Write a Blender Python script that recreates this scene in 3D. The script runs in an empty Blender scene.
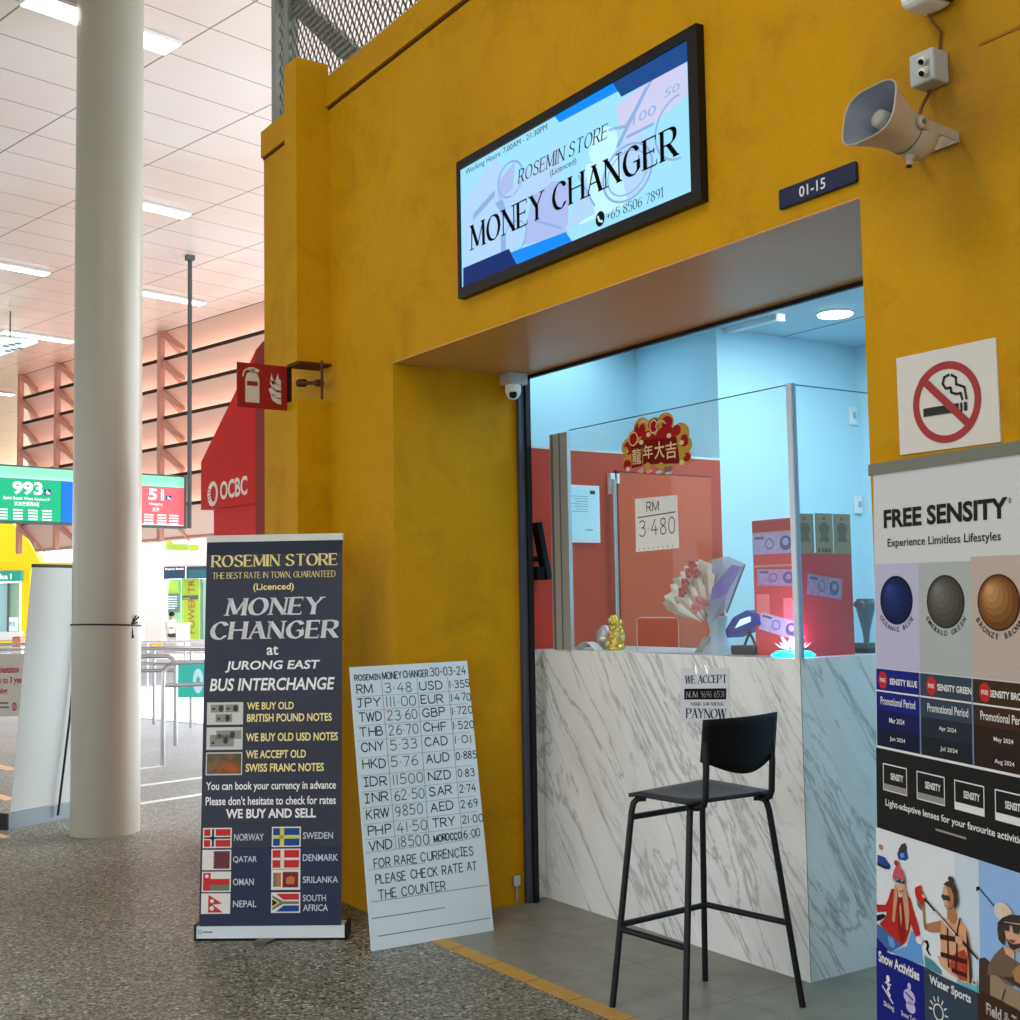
import bpy, bmesh, math, random
from mathutils import Vector as Vec, Matrix
random.seed(7)
sc = bpy.context.scene
COL = sc.collection
PI = math.pi

# ------------------------------------------------------------------ camera
FPX, YAW, PITCH, ROLL, CH = 1242.33, -0.982167192, 0.0734877007, 0.0169428460, 1.55
def cam_axes():
    fw = Vec((math.sin(YAW)*math.cos(PITCH), math.cos(YAW)*math.cos(PITCH), math.sin(PITCH)))
    r = Vec((math.cos(YAW), -math.sin(YAW), 0)); d = fw.cross(r)
    return r*math.cos(ROLL)+d*math.sin(ROLL), d*math.cos(ROLL)-r*math.sin(ROLL), fw
CR, CD, CF = cam_axes()
CP = Vec((0, 0, CH))
def at(x, y, ax, val):
    """survey helper: the place on the plane axis=val that was sighted at photo position x, y"""
    d = CR*((x-510)/FPX)+CD*((y-510)/FPX)+CF
    return CP+d*((val-CP[ax])/d[ax])
cam = bpy.data.cameras.new('camera'); co = bpy.data.objects.new('camera', cam); COL.objects.link(co)
m3 = Matrix((CR, -CD, -CF)).transposed()
co.matrix_world = Matrix.Translation(CP) @ m3.to_4x4()
cam.sensor_width = 36; cam.lens = FPX/1020*36; cam.clip_end = 400; cam.clip_start = 0.05
sc.camera = co
sc.view_settings.view_transform = 'Standard'
sc.view_settings.look = 'None'
sc.view_settings.exposure = .55

# ------------------------------------------------------------------ materials
def lin(c):
    return tuple((x/255/12.92 if x/255 <= .04045 else ((x/255+.055)/1.055)**2.4) for x in c)+(1,)
MATS = {}
def M(name, rgb=None, rough=.6, metal=0, emit=0, alpha=None, spec=.3, var=0, vscale=6, bump=0, bscale=60):
    if name in MATS: return MATS[name]
    m = bpy.data.materials.new(name); m.use_nodes = True
    nt = m.node_tree; b = nt.nodes['Principled BSDF']
    c = lin(rgb)
    scr_ = name.startswith('screen_')
    if name.split('_')[0] in ('print', 'banner', 'flag', 'lens', 'note', 'screen', 'paper', 'display', 'marker', 'kiosk'): spec, rough = .12, max(rough, .5)
    b.inputs['Base Color'].default_value = tuple(x*.1 for x in c[:3])+(1,) if scr_ else c
    if scr_ and emit: emit = .66
    b.inputs['Roughness'].default_value = rough; b.inputs['Metallic'].default_value = metal
    b.inputs['Specular IOR Level'].default_value = spec
    if emit:
        b.inputs['Emission Color'].default_value = c; b.inputs['Emission Strength'].default_value = emit
    if alpha is not None: b.inputs['Alpha'].default_value = alpha
    if var or bump:
        tc = nt.nodes.new('ShaderNodeTexCoord')
        n = nt.nodes.new('ShaderNodeTexNoise'); n.inputs['Scale'].default_value = vscale; n.inputs['Detail'].default_value = 6
        nt.links.new(tc.outputs['Object'], n.inputs['Vector'])
        if var:
            r = nt.nodes.new('ShaderNodeValToRGB')
            r.color_ramp.elements[0].position = .3; r.color_ramp.elements[1].position = .7
            r.color_ramp.elements[0].color = tuple(x*(1-var) for x in c[:3])+(1,)
            r.color_ramp.elements[1].color = tuple(min(1, x*(1+var*.6)) for x in c[:3])+(1,)
            nt.links.new(n.outputs['Fac'], r.inputs[0]); nt.links.new(r.outputs[0], b.inputs['Base Color'])
        if bump:
            n2 = nt.nodes.new('ShaderNodeTexNoise'); n2.inputs['Scale'].default_value = bscale; n2.inputs['Detail'].default_value = 4
            nt.links.new(tc.outputs['Object'], n2.inputs['Vector'])
            bp = nt.nodes.new('ShaderNodeBump'); bp.inputs['Strength'].default_value = bump; bp.inputs['Distance'].default_value = .01
            nt.links.new(n2.outputs['Fac'], bp.inputs['Height']); nt.links.new(bp.outputs[0], b.inputs['Normal'])
    MATS[name] = m
    return m
class NT:
    """tiny node helper"""
    def __init__(s, name):
        s.m = bpy.data.materials.new(name); s.m.use_nodes = True; s.t = s.m.node_tree
        s.b = s.t.nodes['Principled BSDF']; MATS[name] = s.m
    def n(s, t, **k):
        o = s.t.nodes.new(t)
        for a, v in k.items():
            if a in o.inputs: o.inputs[a].default_value = v
            else: setattr(o, a, v)
        return o
    def l(s, a, b): s.t.links.new(a, b)
    def math(s, op, a, b=None):
        o = s.t.nodes.new('ShaderNodeMath'); o.operation = op
        for i, v in enumerate((a, b)):
            if v is None: continue
            if isinstance(v, (int, float)): o.inputs[i].default_value = v
            else: s.l(v, o.inputs[i])
        return o.outputs[0]
    def ramp(s, fac, stops):
        r = s.t.nodes.new('ShaderNodeValToRGB'); e = r.color_ramp.elements
        while len(e) < len(stops): e.new(.5)
        for i, (p, c) in enumerate(stops): e[i].position = p; e[i].color = c if len(c) == 4 else lin(c)
        s.l(fac, r.inputs[0]); return r.outputs[0]
    def mix(s, fac, a, b, mode='MIX'):
        o = s.t.nodes.new('ShaderNodeMix'); o.data_type = 'RGBA'; o.blend_type = mode
        if isinstance(fac, (int, float)): o.inputs[0].default_value = fac
        else: s.l(fac, o.inputs[0])
        for i, v in ((6, a), (7, b)):
            if isinstance(v, tuple): o.inputs[i].default_value = v
            else: s.l(v, o.inputs[i])
        return o.outputs[2]

def facade_mat():
    t = NT('yellow_plaster'); tc = t.n('ShaderNodeTexCoord')
    big = t.n('ShaderNodeTexNoise', Scale=.9, Detail=6, Roughness=.6); t.l(tc.outputs['Object'], big.inputs['Vector'])
    st = t.n('ShaderNodeTexNoise', Scale=3.2, Detail=9, Roughness=.7, Distortion=.6); t.l(tc.outputs['Object'], st.inputs['Vector'])
    fine = t.n('ShaderNodeTexNoise', Scale=45, Detail=3); t.l(tc.outputs['Object'], fine.inputs['Vector'])
    c = t.ramp(big.outputs['Fac'], [(.3, (188, 136, 2)), (.72, (202, 150, 8))])
    d = t.ramp(st.outputs['Fac'], [(.28, (170, 140, 90)), (.5, (255, 255, 255))])
    c = t.mix(.35, c, d, 'MULTIPLY')
    # grime where cables and the horn sit, near the upper right of the facade
    sp = t.n('ShaderNodeSeparateXYZ'); t.l(tc.outputs['Object'], sp.inputs[0])
    dx = t.math('MULTIPLY', t.math('ADD', sp.outputs[0], 2.12), 2.6); dz = t.math('MULTIPLY', t.math('ADD', sp.outputs[2], -2.92), 2.0)
    rr = t.math('SQRT', t.math('ADD', t.math('MULTIPLY', dx, dx), t.math('MULTIPLY', dz, dz)))
    g = t.math('MULTIPLY', t.math('SUBTRACT', 1.0, t.math('MINIMUM', rr, 1.0)), t.math('MULTIPLY', st.outputs['Fac'], 1.5))
    c = t.mix(g, c, lin((128, 92, 34)), 'MIX')
    c = t.mix(.12, c, fine.outputs['Color'], 'OVERLAY')
    t.l(c, t.b.inputs['Base Color']); t.b.inputs['Roughness'].default_value = .6; t.b.inputs['Specular IOR Level'].default_value = .12
    bp = t.n('ShaderNodeBump', Strength=.12, Distance=.01); t.l(fine.outputs['Fac'], bp.inputs['Height']); t.l(bp.outputs[0], t.b.inputs['Normal'])
    return t.m
def marble_mat():
    t = NT('marble'); tc = t.n('ShaderNodeTexCoord'); sp = t.n('ShaderNodeSeparateXYZ'); t.l(tc.outputs['Object'], sp.inputs[0])
    s = t.math('ADD', sp.outputs[0], sp.outputs[1]); z = sp.outputs[2]
    per = t.math('ADD', t.math('MULTIPLY', s, .83), t.math('MULTIPLY', z, .56)); alo = t.math('SUBTRACT', t.math('MULTIPLY', s, .56), t.math('MULTIPLY', z, .83))
    def vein(ps, al, sc_, off, w, dist):
        v = t.n('ShaderNodeCombineXYZ'); t.l(t.math('MULTIPLY', per, ps), v.inputs[0]); t.l(t.math('MULTIPLY', alo, al), v.inputs[1]); v.inputs[2].default_value = off
        n = t.n('ShaderNodeTexNoise', Scale=sc_, Detail=7, Roughness=.6, Distortion=dist); t.l(v.outputs[0], n.inputs['Vector'])
        a = t.math('ABSOLUTE', t.math('SUBTRACT', n.outputs['Fac'], .5))
        return t.math('SUBTRACT', 1.0, t.math('MINIMUM', t.math('MULTIPLY', a, 1/w), 1.0)), n.outputs['Fac']
    v1, f1 = vein(2.6, .5, 1.6, 3.1, .022, .5)
    v2, f2 = vein(4.6, .7, 1.3, 9.7, .022, .7)
    v3, f3 = vein(1.6, .35, 1.5, 5.2, .2, .4)
    msk = t.n('ShaderNodeTexNoise', Scale=2.3, Detail=3); t.l(tc.outputs['Object'], msk.inputs['Vector'])
    mk = t.ramp(msk.outputs['Fac'], [(.4, (0, 0, 0, 1)), (.62, (1, 1, 1, 1))])
    c = t.mix(t.math('MULTIPLY', v3, .35), lin((250, 252, 252)), lin((200, 202, 198)))
    c = t.mix(t.math('MULTIPLY', t.math('MULTIPLY', v2, .5), mk), c, lin((128, 130, 128)))
    c = t.mix(t.math('MULTIPLY', v1, .55), c, lin((118, 120, 120)))
    t.l(c, t.b.inputs['Base Color']); t.b.inputs['Roughness'].default_value = .32
    return t.m
def pebble_mat():
    t = NT('pebble_wash_floor'); tc = t.n('ShaderNodeTexCoord')
    v = t.n('ShaderNodeTexVoronoi', Scale=95); t.l(tc.outputs['Object'], v.inputs['Vector'])
    bw = t.n('ShaderNodeRGBToBW'); t.l(v.outputs['Color'], bw.inputs[0])
    c = t.ramp(bw.outputs[0], [(.12, (40, 41, 36)), (.38, (122, 121, 108)), (.72, (158, 156, 142)), (.95, (232, 228, 214))])
    n = t.n('ShaderNodeTexNoise', Scale=.8, Detail=5); t.l(tc.outputs['Object'], n.inputs['Vector'])
    d = t.ramp(n.outputs['Fac'], [(.3, (205, 198, 188)), (.7, (255, 255, 255))])
    c = t.mix(1, c, d, 'MULTIPLY')
    # outdoor sky light painted into the floor: paler and bluer towards the road
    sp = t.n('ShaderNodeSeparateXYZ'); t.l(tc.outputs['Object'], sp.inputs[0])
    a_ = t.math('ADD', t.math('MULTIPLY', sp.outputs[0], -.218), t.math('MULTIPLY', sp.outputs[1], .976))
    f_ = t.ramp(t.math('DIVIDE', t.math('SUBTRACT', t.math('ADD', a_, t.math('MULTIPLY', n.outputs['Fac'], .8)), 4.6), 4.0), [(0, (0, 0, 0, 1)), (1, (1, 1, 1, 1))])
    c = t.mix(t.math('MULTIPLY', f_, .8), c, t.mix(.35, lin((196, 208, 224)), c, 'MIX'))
    t.l(c, t.b.inputs['Base Color']); t.b.inputs['Roughness'].default_value = .45; t.b.inputs['Specular IOR Level'].default_value = .3
    bp = t.n('ShaderNodeBump', Strength=.25, Distance=.004); t.l(v.outputs['Distance'], bp.inputs['Height']); t.l(bp.outputs[0], t.b.inputs['Normal'])
    return t.m
def tile_mat():
    t = NT('grey_floor_tile'); tc = t.n('ShaderNodeTexCoord'); sp = t.n('ShaderNodeSeparateXYZ'); t.l(tc.outputs['Object'], sp.inputs[0])
    def line(o, off):
        f = t.math('FRACT', t.math('DIVIDE', t.math('ADD', o, off), .6)); return t.math('LESS_THAN', t.math('ABSOLUTE', t.math('SUBTRACT', f, .5)), .004)
    ln = t.math('MAXIMUM', line(sp.outputs[0], 60.33), line(sp.outputs[1], 60.0-3.43+.3))
    n = t.n('ShaderNodeTexNoise', Scale=7, Detail=6); t.l(tc.outputs['Object'], n.inputs['Vector'])
    c = t.ramp(n.outputs['Fac'], [(.3, (122, 122, 112)), (.7, (142, 142, 131))])
    c = t.mix(ln, c, lin((92, 90, 82)))
    t.l(c, t.b.inputs['Base Color']); t.b.inputs['Roughness'].default_value = .4
    return t.m
def ceiling_mat():
    t = NT('gloss_ceiling_panels'); tc = t.n('ShaderNodeTexCoord'); sp = t.n('ShaderNodeSeparateXYZ'); t.l(tc.outputs['Object'], sp.inputs[0])
    def line(o, off, p, w):
        f = t.math('FRACT', t.math('ADD', t.math('DIVIDE', t.math('SUBTRACT', o, off), p), 50.5)); return t.math('LESS_THAN', t.math('ABSOLUTE', t.math('SUBTRACT', f, .5)), w/p)
    ln = t.math('MAXIMUM', line(sp.outputs[1], 5.16, 1.2, .008), line(sp.outputs[0], 9.24, .6, .006))
    n = t.n('ShaderNodeTexNoise', Scale=.35, Detail=3); t.l(tc.outputs['Object'], n.inputs['Vector'])
    c = t.ramp(n.outputs['Fac'], [(.35, (236, 218, 208)), (.65, (242, 234, 228))])
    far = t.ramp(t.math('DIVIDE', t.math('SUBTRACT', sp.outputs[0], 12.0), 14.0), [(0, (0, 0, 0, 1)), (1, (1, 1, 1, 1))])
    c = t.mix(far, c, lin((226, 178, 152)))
    c = t.mix(ln, c, lin((120, 100, 88)))
    t.l(c, t.b.inputs['Base Color']); t.b.inputs['Roughness'].default_value = .28; t.b.inputs['Specular IOR Level'].default_value = .6
    return t.m
def glass_mat(name, tint, refl=1.0):
    t = NT(name); t.t.nodes.remove(t.b)
    out = [n for n in t.t.nodes if n.type == 'OUTPUT_MATERIAL'][0]
    tr = t.n('ShaderNodeBsdfTransparent', Color=tint); gl = t.n('ShaderNodeBsdfGlossy', Roughness=.02)
    lw = t.n('ShaderNodeLayerWeight', Blend=.5); mx = t.n('ShaderNodeMixShader')
    t.l(t.math('ADD', .045*refl, t.math('MULTIPLY', t.math('POWER', lw.outputs['Facing'], 5.0), .9)), mx.inputs[0]); df = t.n('ShaderNodeBsdfDiffuse', Color=(.9, .92, .92, 1)); m2 = t.n('ShaderNodeMixShader'); m2.inputs[0].default_value = .07; t.l(tr.outputs[0], m2.inputs[1]); t.l(df.outputs[0], m2.inputs[2]); t.l(m2.outputs[0], mx.inputs[1]); t.l(gl.outputs[0], mx.inputs[2]); t.l(mx.outputs[0], out.inputs[0])  # white diffuse share paints the pale haze of outdoor reflections
    return t.m
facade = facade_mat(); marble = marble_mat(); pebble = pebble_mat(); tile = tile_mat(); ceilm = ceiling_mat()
glass = glass_mat('clear_glass', (.96, .99, .98, 1), .55); film = glass_mat('clear_film', (.72, .8, .92, 1), 1.0)
white = M('white_paint', (236, 238, 238), .6); offwhite = M('off_white', (222, 222, 218), .55)
black = M('black_plastic', (12, 12, 14), .4); blacksteel = M('black_powder_coat', (22, 23, 28), .42)
alu = M('aluminium', (176, 178, 178), .35, .85); steel = M('stainless', (190, 192, 195), .25, .9)
greypl = M('grey_plastic', (178, 180, 180), .5)
redpaint = M('red_laminate', (192, 52, 26), .45, var=.06, vscale=2); reddoor = M('red_door_paint', (208, 80, 44), .5)
shopwall = M('shop_wall_paint', (196, 228, 240), .7)

# ------------------------------------------------------------------ mesh builder
class MB:
    def __init__(s): s.v = []; s.f = []; s.m = []; s.mats = []; s.sm = []
    def mi(s, mat):
        if mat not in s.mats: s.mats.append(mat)
        return s.mats.index(mat)
    def add(s, vs, fs, mat, smooth=False):
        o = len(s.v); s.v += [Vec(v) for v in vs]; k = s.mi(mat)
        for f in fs: s.f.append([o+i for i in f]); s.m.append(k); s.sm.append(smooth)
        return s
    def box(s, a, b, mat, mtx=None):
        x0, y0, z0 = (min(a[i], b[i]) for i in range(3)); x1, y1, z1 = (max(a[i], b[i]) for i in range(3))
        vs = [Vec(p) for p in ((x0, y0, z0), (x1, y0, z0), (x1, y1, z0), (x0, y1, z0), (x0, y0, z1), (x1, y0, z1), (x1, y1, z1), (x0, y1, z1))]
        if mtx: vs = [mtx @ v for v in vs]
        return s.add(vs, [(3, 2, 1, 0), (4, 5, 6, 7), (0, 1, 5, 4), (1, 2, 6, 5), (2, 3, 7, 6), (3, 0, 4, 7)], mat)
    def rbox(s, a, b, r, mat, mtx=None, seg=2):
        bm = bmesh.new(); bmesh.ops.create_cube(bm, size=1)
        c = (Vec(a)+Vec(b))/2; d = Vec([abs(b[i]-a[i]) for i in range(3)])
        for v in bm.verts: v.co = Vec([v.co[i]*d[i]+c[i] for i in range(3)])
        bmesh.ops.bevel(bm, geom=list(bm.edges), offset=min(r, min(d)*.45), segments=seg, affect='EDGES', profile=.5)
        bm.verts.index_update()
        vs = [(mtx @ v.co if mtx else v.co.copy()) for v in bm.verts]
        fs = [[v.index for v in f.verts] for f in bm.faces]; bm.free()
        return s.add(vs, fs, mat, False)
    def tube(s, path, r, mat, n=10, closed=False):
        P = [Vec(p) for p in path]; rs = r if isinstance(r, (list, tuple)) else [r]*len(P); vs = []; fs = []; up = None
        for i, p in enumerate(P):
            t = ((P[(i+1) % len(P)] if closed or i < len(P)-1 else p)-(P[i-1] if closed or i > 0 else p)).normalized()
            if up is None: up = Vec((0, 0, 1)) if abs(t.z) < .9 else Vec((1, 0, 0))
            x = up.cross(t).normalized(); up = t.cross(x)
            for k in range(n):
                a = 2*PI*k/n; vs.append(p+(x*math.cos(a)+up*math.sin(a))*rs[i])
        L = len(P)
        for i in range(L if closed else L-1):
            j = (i+1) % L
            for k in range(n): fs.append((i*n+k, i*n+(k+1) % n, j*n+(k+1) % n, j*n+k))
        s.add(vs, fs, mat, True)
        if not closed:
            s.add(vs[:n], [tuple(range(n-1, -1, -1))], mat); s.add(vs[-n:], [tuple(range(n))], mat)
        return s
    def lathe(s, prof, mat, c=(0, 0, 0), mtx=None, n=24, sx=1, sy=1):
        vs = []; fs = []
        for r, z in prof:
            for k in range(n):
                a = 2*PI*k/n; v = Vec((r*math.cos(a)*sx, r*math.sin(a)*sy, z)); v = mtx @ v if mtx else v
                vs.append(v+Vec(c))
        for i in range(len(prof)-1):
            for k in range(n): fs.append((i*n+k, i*n+(k+1) % n, (i+1)*n+(k+1) % n, (i+1)*n+k))
        s.add(vs, fs, mat, True)
        s.add(vs[:n], [tuple(range(n-1, -1, -1))], mat); s.add(vs[-n:], [tuple(range(n))], mat)
        return s
    def ball(s, c, r, mat, n=14, sc=(1, 1, 1)):
        prof = [(max(1e-4, math.sin(PI*i/8)), -math.cos(PI*i/8)) for i in range(9)]
        mt = Matrix.Diagonal((r*sc[0], r*sc[1], r*sc[2]))
        return s.lathe(prof, mat, c, mt, n)
    def prism(s, pts, d, mat):
        """polygon extruded by vector d"""
        P = [Vec(p) for p in pts]; d = Vec(d); n = len(P)
        fs = [tuple(range(n)), tuple(range(2*n-1, n-1, -1))]+[(i, i+n, (i+1) % n+n, (i+1) % n) for i in range(n)]
        return s.add(P+[p+d for p in P], fs, mat)
    def build(s, name, parent=None, origin=None):
        me = bpy.data.meshes.new(name)
        if parent is not None:
            o0 = Vec(parent.location); pp = parent.parent
            while pp is not None: o0 += Vec(pp.location); pp = pp.parent
        else:
            if origin is None:
                xs = [v.x for v in s.v]; ys = [v.y for v in s.v]
                origin = ((min(xs)+max(xs))/2, (min(ys)+max(ys))/2, min(v.z for v in s.v))
            o0 = Vec(origin)
        me.from_pydata([v-o0 for v in s.v], [], s.f)
        for m in s.mats: me.materials.append(m)
        me.polygons.foreach_set('material_index', s.m); me.polygons.foreach_set('use_smooth', s.sm)
        me.update()
        bm = bmesh.new(); bm.from_mesh(me); bmesh.ops.recalc_face_normals(bm, faces=bm.faces); bm.to_mesh(me); bm.free()
        o = bpy.data.objects.new(name, me); COL.objects.link(o)
        if parent is not None: o.parent = parent
        else: o.location = o0
        return o
def tag(o, label, cat, group=None, kind=None):
    o['label'] = label; o['category'] = cat
    if group: o['group'] = group
    if kind: o['kind'] = kind
    return o
def thing(name, loc, label, cat, group=None):
    o = bpy.data.objects.new(name, None); o.location = loc; o.empty_display_size = .1; COL.objects.link(o)
    return tag(o, label, cat, group)
def lab(o, text): o['label'] = text; return o
def struct(o): o['kind'] = 'structure'; return o

# ------------------------------------------------------------------ lettering
GL = {
'A': (7, "0,0 3.5,10|3.5,10 7,0|1.3,3.7 5.7,3.7"), 'B': (6, "0,0 0,10|~0,10 3.2,10 5,8.9 5,6.7 3.4,5.4 0,5.3|~0,5.3 3.8,5.3 5.9,4 5.9,1.5 4,.1 0,0"),
'C': (7, "~6.8,8 5.5,9.6 3.6,10 1.2,8.5 0,5 1.2,1.5 3.6,0 5.5,.4 6.8,2"), 'D': (7, "0,0 0,10|~0,10 3,10 5.8,8.6 7,5 5.8,1.4 3,0 0,0"),
'E': (5.5, "0,0 0,10|0,10 5.3,10|0,5.2 4.4,5.2|0,0 5.5,0"), 'F': (5.3, "0,0 0,10|0,10 5.3,10|0,5.2 4.4,5.2"),
'G': (7.4, "~6.8,8 5.5,9.6 3.6,10 1.2,8.5 0,5 1.2,1.5 3.6,0 5.5,.3 7,1.5|4.6,4.4 7.2,4.4|7,4.4 7,1.3"),
'H': (7, "0,0 0,10|7,0 7,10|0,5.2 7,5.2"), 'I': (.6, "0.3,0 0.3,10"), 'J': (4.5, "~4.5,10 4.5,3 3.5,.4 1.8,0 0,1.5"),
'K': (6.5, "0,0 0,10|6,10 0,4.2|1.8,5.6 6.5,0"), 'L': (5, "0,10 0,0|0,0 5,0"), 'M': (8.6, "0,0 0.3,10|0.3,10 4.3,.6|4.3,.6 8.3,10|8.3,10 8.6,0"),
'N': (7, "0,0 0,10|0,10 7,0|7,0 7,10"), 'O': (8, "~4,10 1.3,8.8 0,5 1.3,1.2 4,0 6.7,1.2 8,5 6.7,8.8 4,10"), 'P': (6, "0,0 0,10|~0,10 4,10 5.8,8.8 5.8,6.3 4,4.9 0,4.8"),
'Q': (8, "~4,10 1.3,8.8 0,5 1.3,1.2 4,0 6.7,1.2 8,5 6.7,8.8 4,10|4.8,2.5 7.8,-1"), 'R': (6.4, "0,0 0,10|~0,10 4,10 5.8,8.8 5.8,6.3 4,4.9 0,4.8|2.8,4.9 6.4,0"),
'S': (6, "~5.6,8.3 4.4,9.8 2.8,10 1,9.3 .4,7.5 1.4,5.9 4.4,4.5 5.8,2.8 5.2,.8 3,0 1.3,.2 0,2"), 'T': (7, "0,10 7,10|3.5,10 3.5,0"),
'U': (7, "~0,10 0,3.5 1,.8 3.5,0 6,.8 7,3.5 7,10"), 'V': (7, "0,10 3.5,0|3.5,0 7,10"), 'W': (10, "0,10 2.6,0|2.6,0 5,10|5,10 7.4,0|7.4,0 10,10"),
'X': (6.5, "0,0 6.5,10|0,10 6.5,0"), 'Y': (7, "0,10 3.5,5|3.5,5 7,10|3.5,5 3.5,0"), 'Z': (6, "0,10 6,10|6,10 0,0|0,0 6,0"),
'0': (5, "~2.5,10 .6,8.6 0,5 .6,1.4 2.5,0 4.4,1.4 5,5 4.4,8.6 2.5,10"), '1': (2, "0,8.3 1.5,10|1.5,10 1.5,0"), '2': (5, "~.2,8 1.2,9.7 2.8,10 4.5,9 4.7,7.3 3.5,5 0,0|0,0 5,0"),
'3': (5, "~.2,9 2,10 4.3,9.3 4.5,7.2 3,5.6 1.8,5.4|~1.8,5.4 4,5.2 5,3 4.2,.8 2,0 0,1"), '4': (5.5, "3.5,10 0,3.3|0,3.3 5.5,3.3|3.9,6 3.9,0"),
'5': (5, "4.6,10 .8,10|.8,10 .5,5.6|~.5,5.6 2.5,6.3 4.6,5.2 4.9,2.6 3.8,.6 2,0 0,1"), '6': (5, "~4.3,9.7 2,8.5 .4,5 .3,2 2,0 4.2,.7 4.9,3 4,5.2 2,5.5 .4,3.6"),
'7': (5, "0,10 5,10|5,10 1.8,0"), '8': (5, "~2.5,10 .8,9.2 .7,7 2.5,5.4 4.4,3.8 4.6,1.2 2.5,0 .4,1.2 .6,3.8 2.5,5.4 4.3,7 4.2,9.2 2.5,10"),
'9': (5, "~4.6,7 3.5,4.8 1.2,5 .2,7 .8,9.3 2.6,10 4.4,9 4.7,6.5 4,2.5 2.5,0"), '.': (.8, ".2,4.2 .6,4.8"), ',': (.8, ".6,.8 .1,-1.5"), '-': (2.4, "0,4.6 2.4,4.6"),
'+': (5, "0,4.5 5,4.5|2.5,2 2.5,7"), ':': (.8, ".2,1 .6,1.6|.2,6 .6,6.6"), '(': (2, "~2,11 .4,8 0,5 .4,2 2,-1"), ')': (2, "~0,11 1.6,8 2,5 1.6,2 0,-1")}
HAND = {'I': (4, "2,0 2,10|0,10 4,10|0,0 4,0"), '1': (.8, ".4,0 .4,10"), 'J': (5, "0,10 5,10|~3,10 3,3 2,.3 0,1")}
def strokes(ch, hand=False):
    g = (HAND.get(ch) if hand else None) or GL.get(ch)
    if not g: return 3.5, []
    out = []
    for st in g[1].split('|'):
        sm = st[0] == '~'; p = [tuple(map(float, q.split(','))) for q in st.lstrip('~').split()]
        if sm:
            q = []
            for i in range(len(p)-1):
                p0 = p[max(0, i-1)]; p1 = p[i]; p2 = p[i+1]; p3 = p[min(len(p)-1, i+2)]
                if i == 0 and p[0] == p[-1]: p0 = p[-2]
                if i == len(p)-2 and p[0] == p[-1]: p3 = p[1]
                for k in range(4):
                    t = k/4
                    q.append(tuple(.5*(2*p1[j]+(p2[j]-p0[j])*t+(2*p0[j]-5*p1[j]+4*p2[j]-p3[j])*t*t+(3*p1[j]-p0[j]-3*p2[j]+p3[j])*t**3) for j in (0, 1)))
            q.append(p[-1]); p = q
        out.append((p, sm))
    return g[0], out
TXT = {}
def textmesh(s, bold):
    k = (s, bold)
    if k in TXT: return TXT[k]
    cu = bpy.data.curves.new('lettering', 'FONT'); cu.body = s; cu.resolution_u = 3; cu.offset = bold; cu.size = 1
    o = bpy.data.objects.new('lettering', cu); me = o.to_mesh()
    r = ([(v.co.x, v.co.y) for v in me.vertices], [tuple(p.vertices) for p in me.polygons]); o.to_mesh_clear()
    bpy.data.objects.remove(o); bpy.data.curves.remove(cu)
    TXT[k] = r; return r
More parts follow.
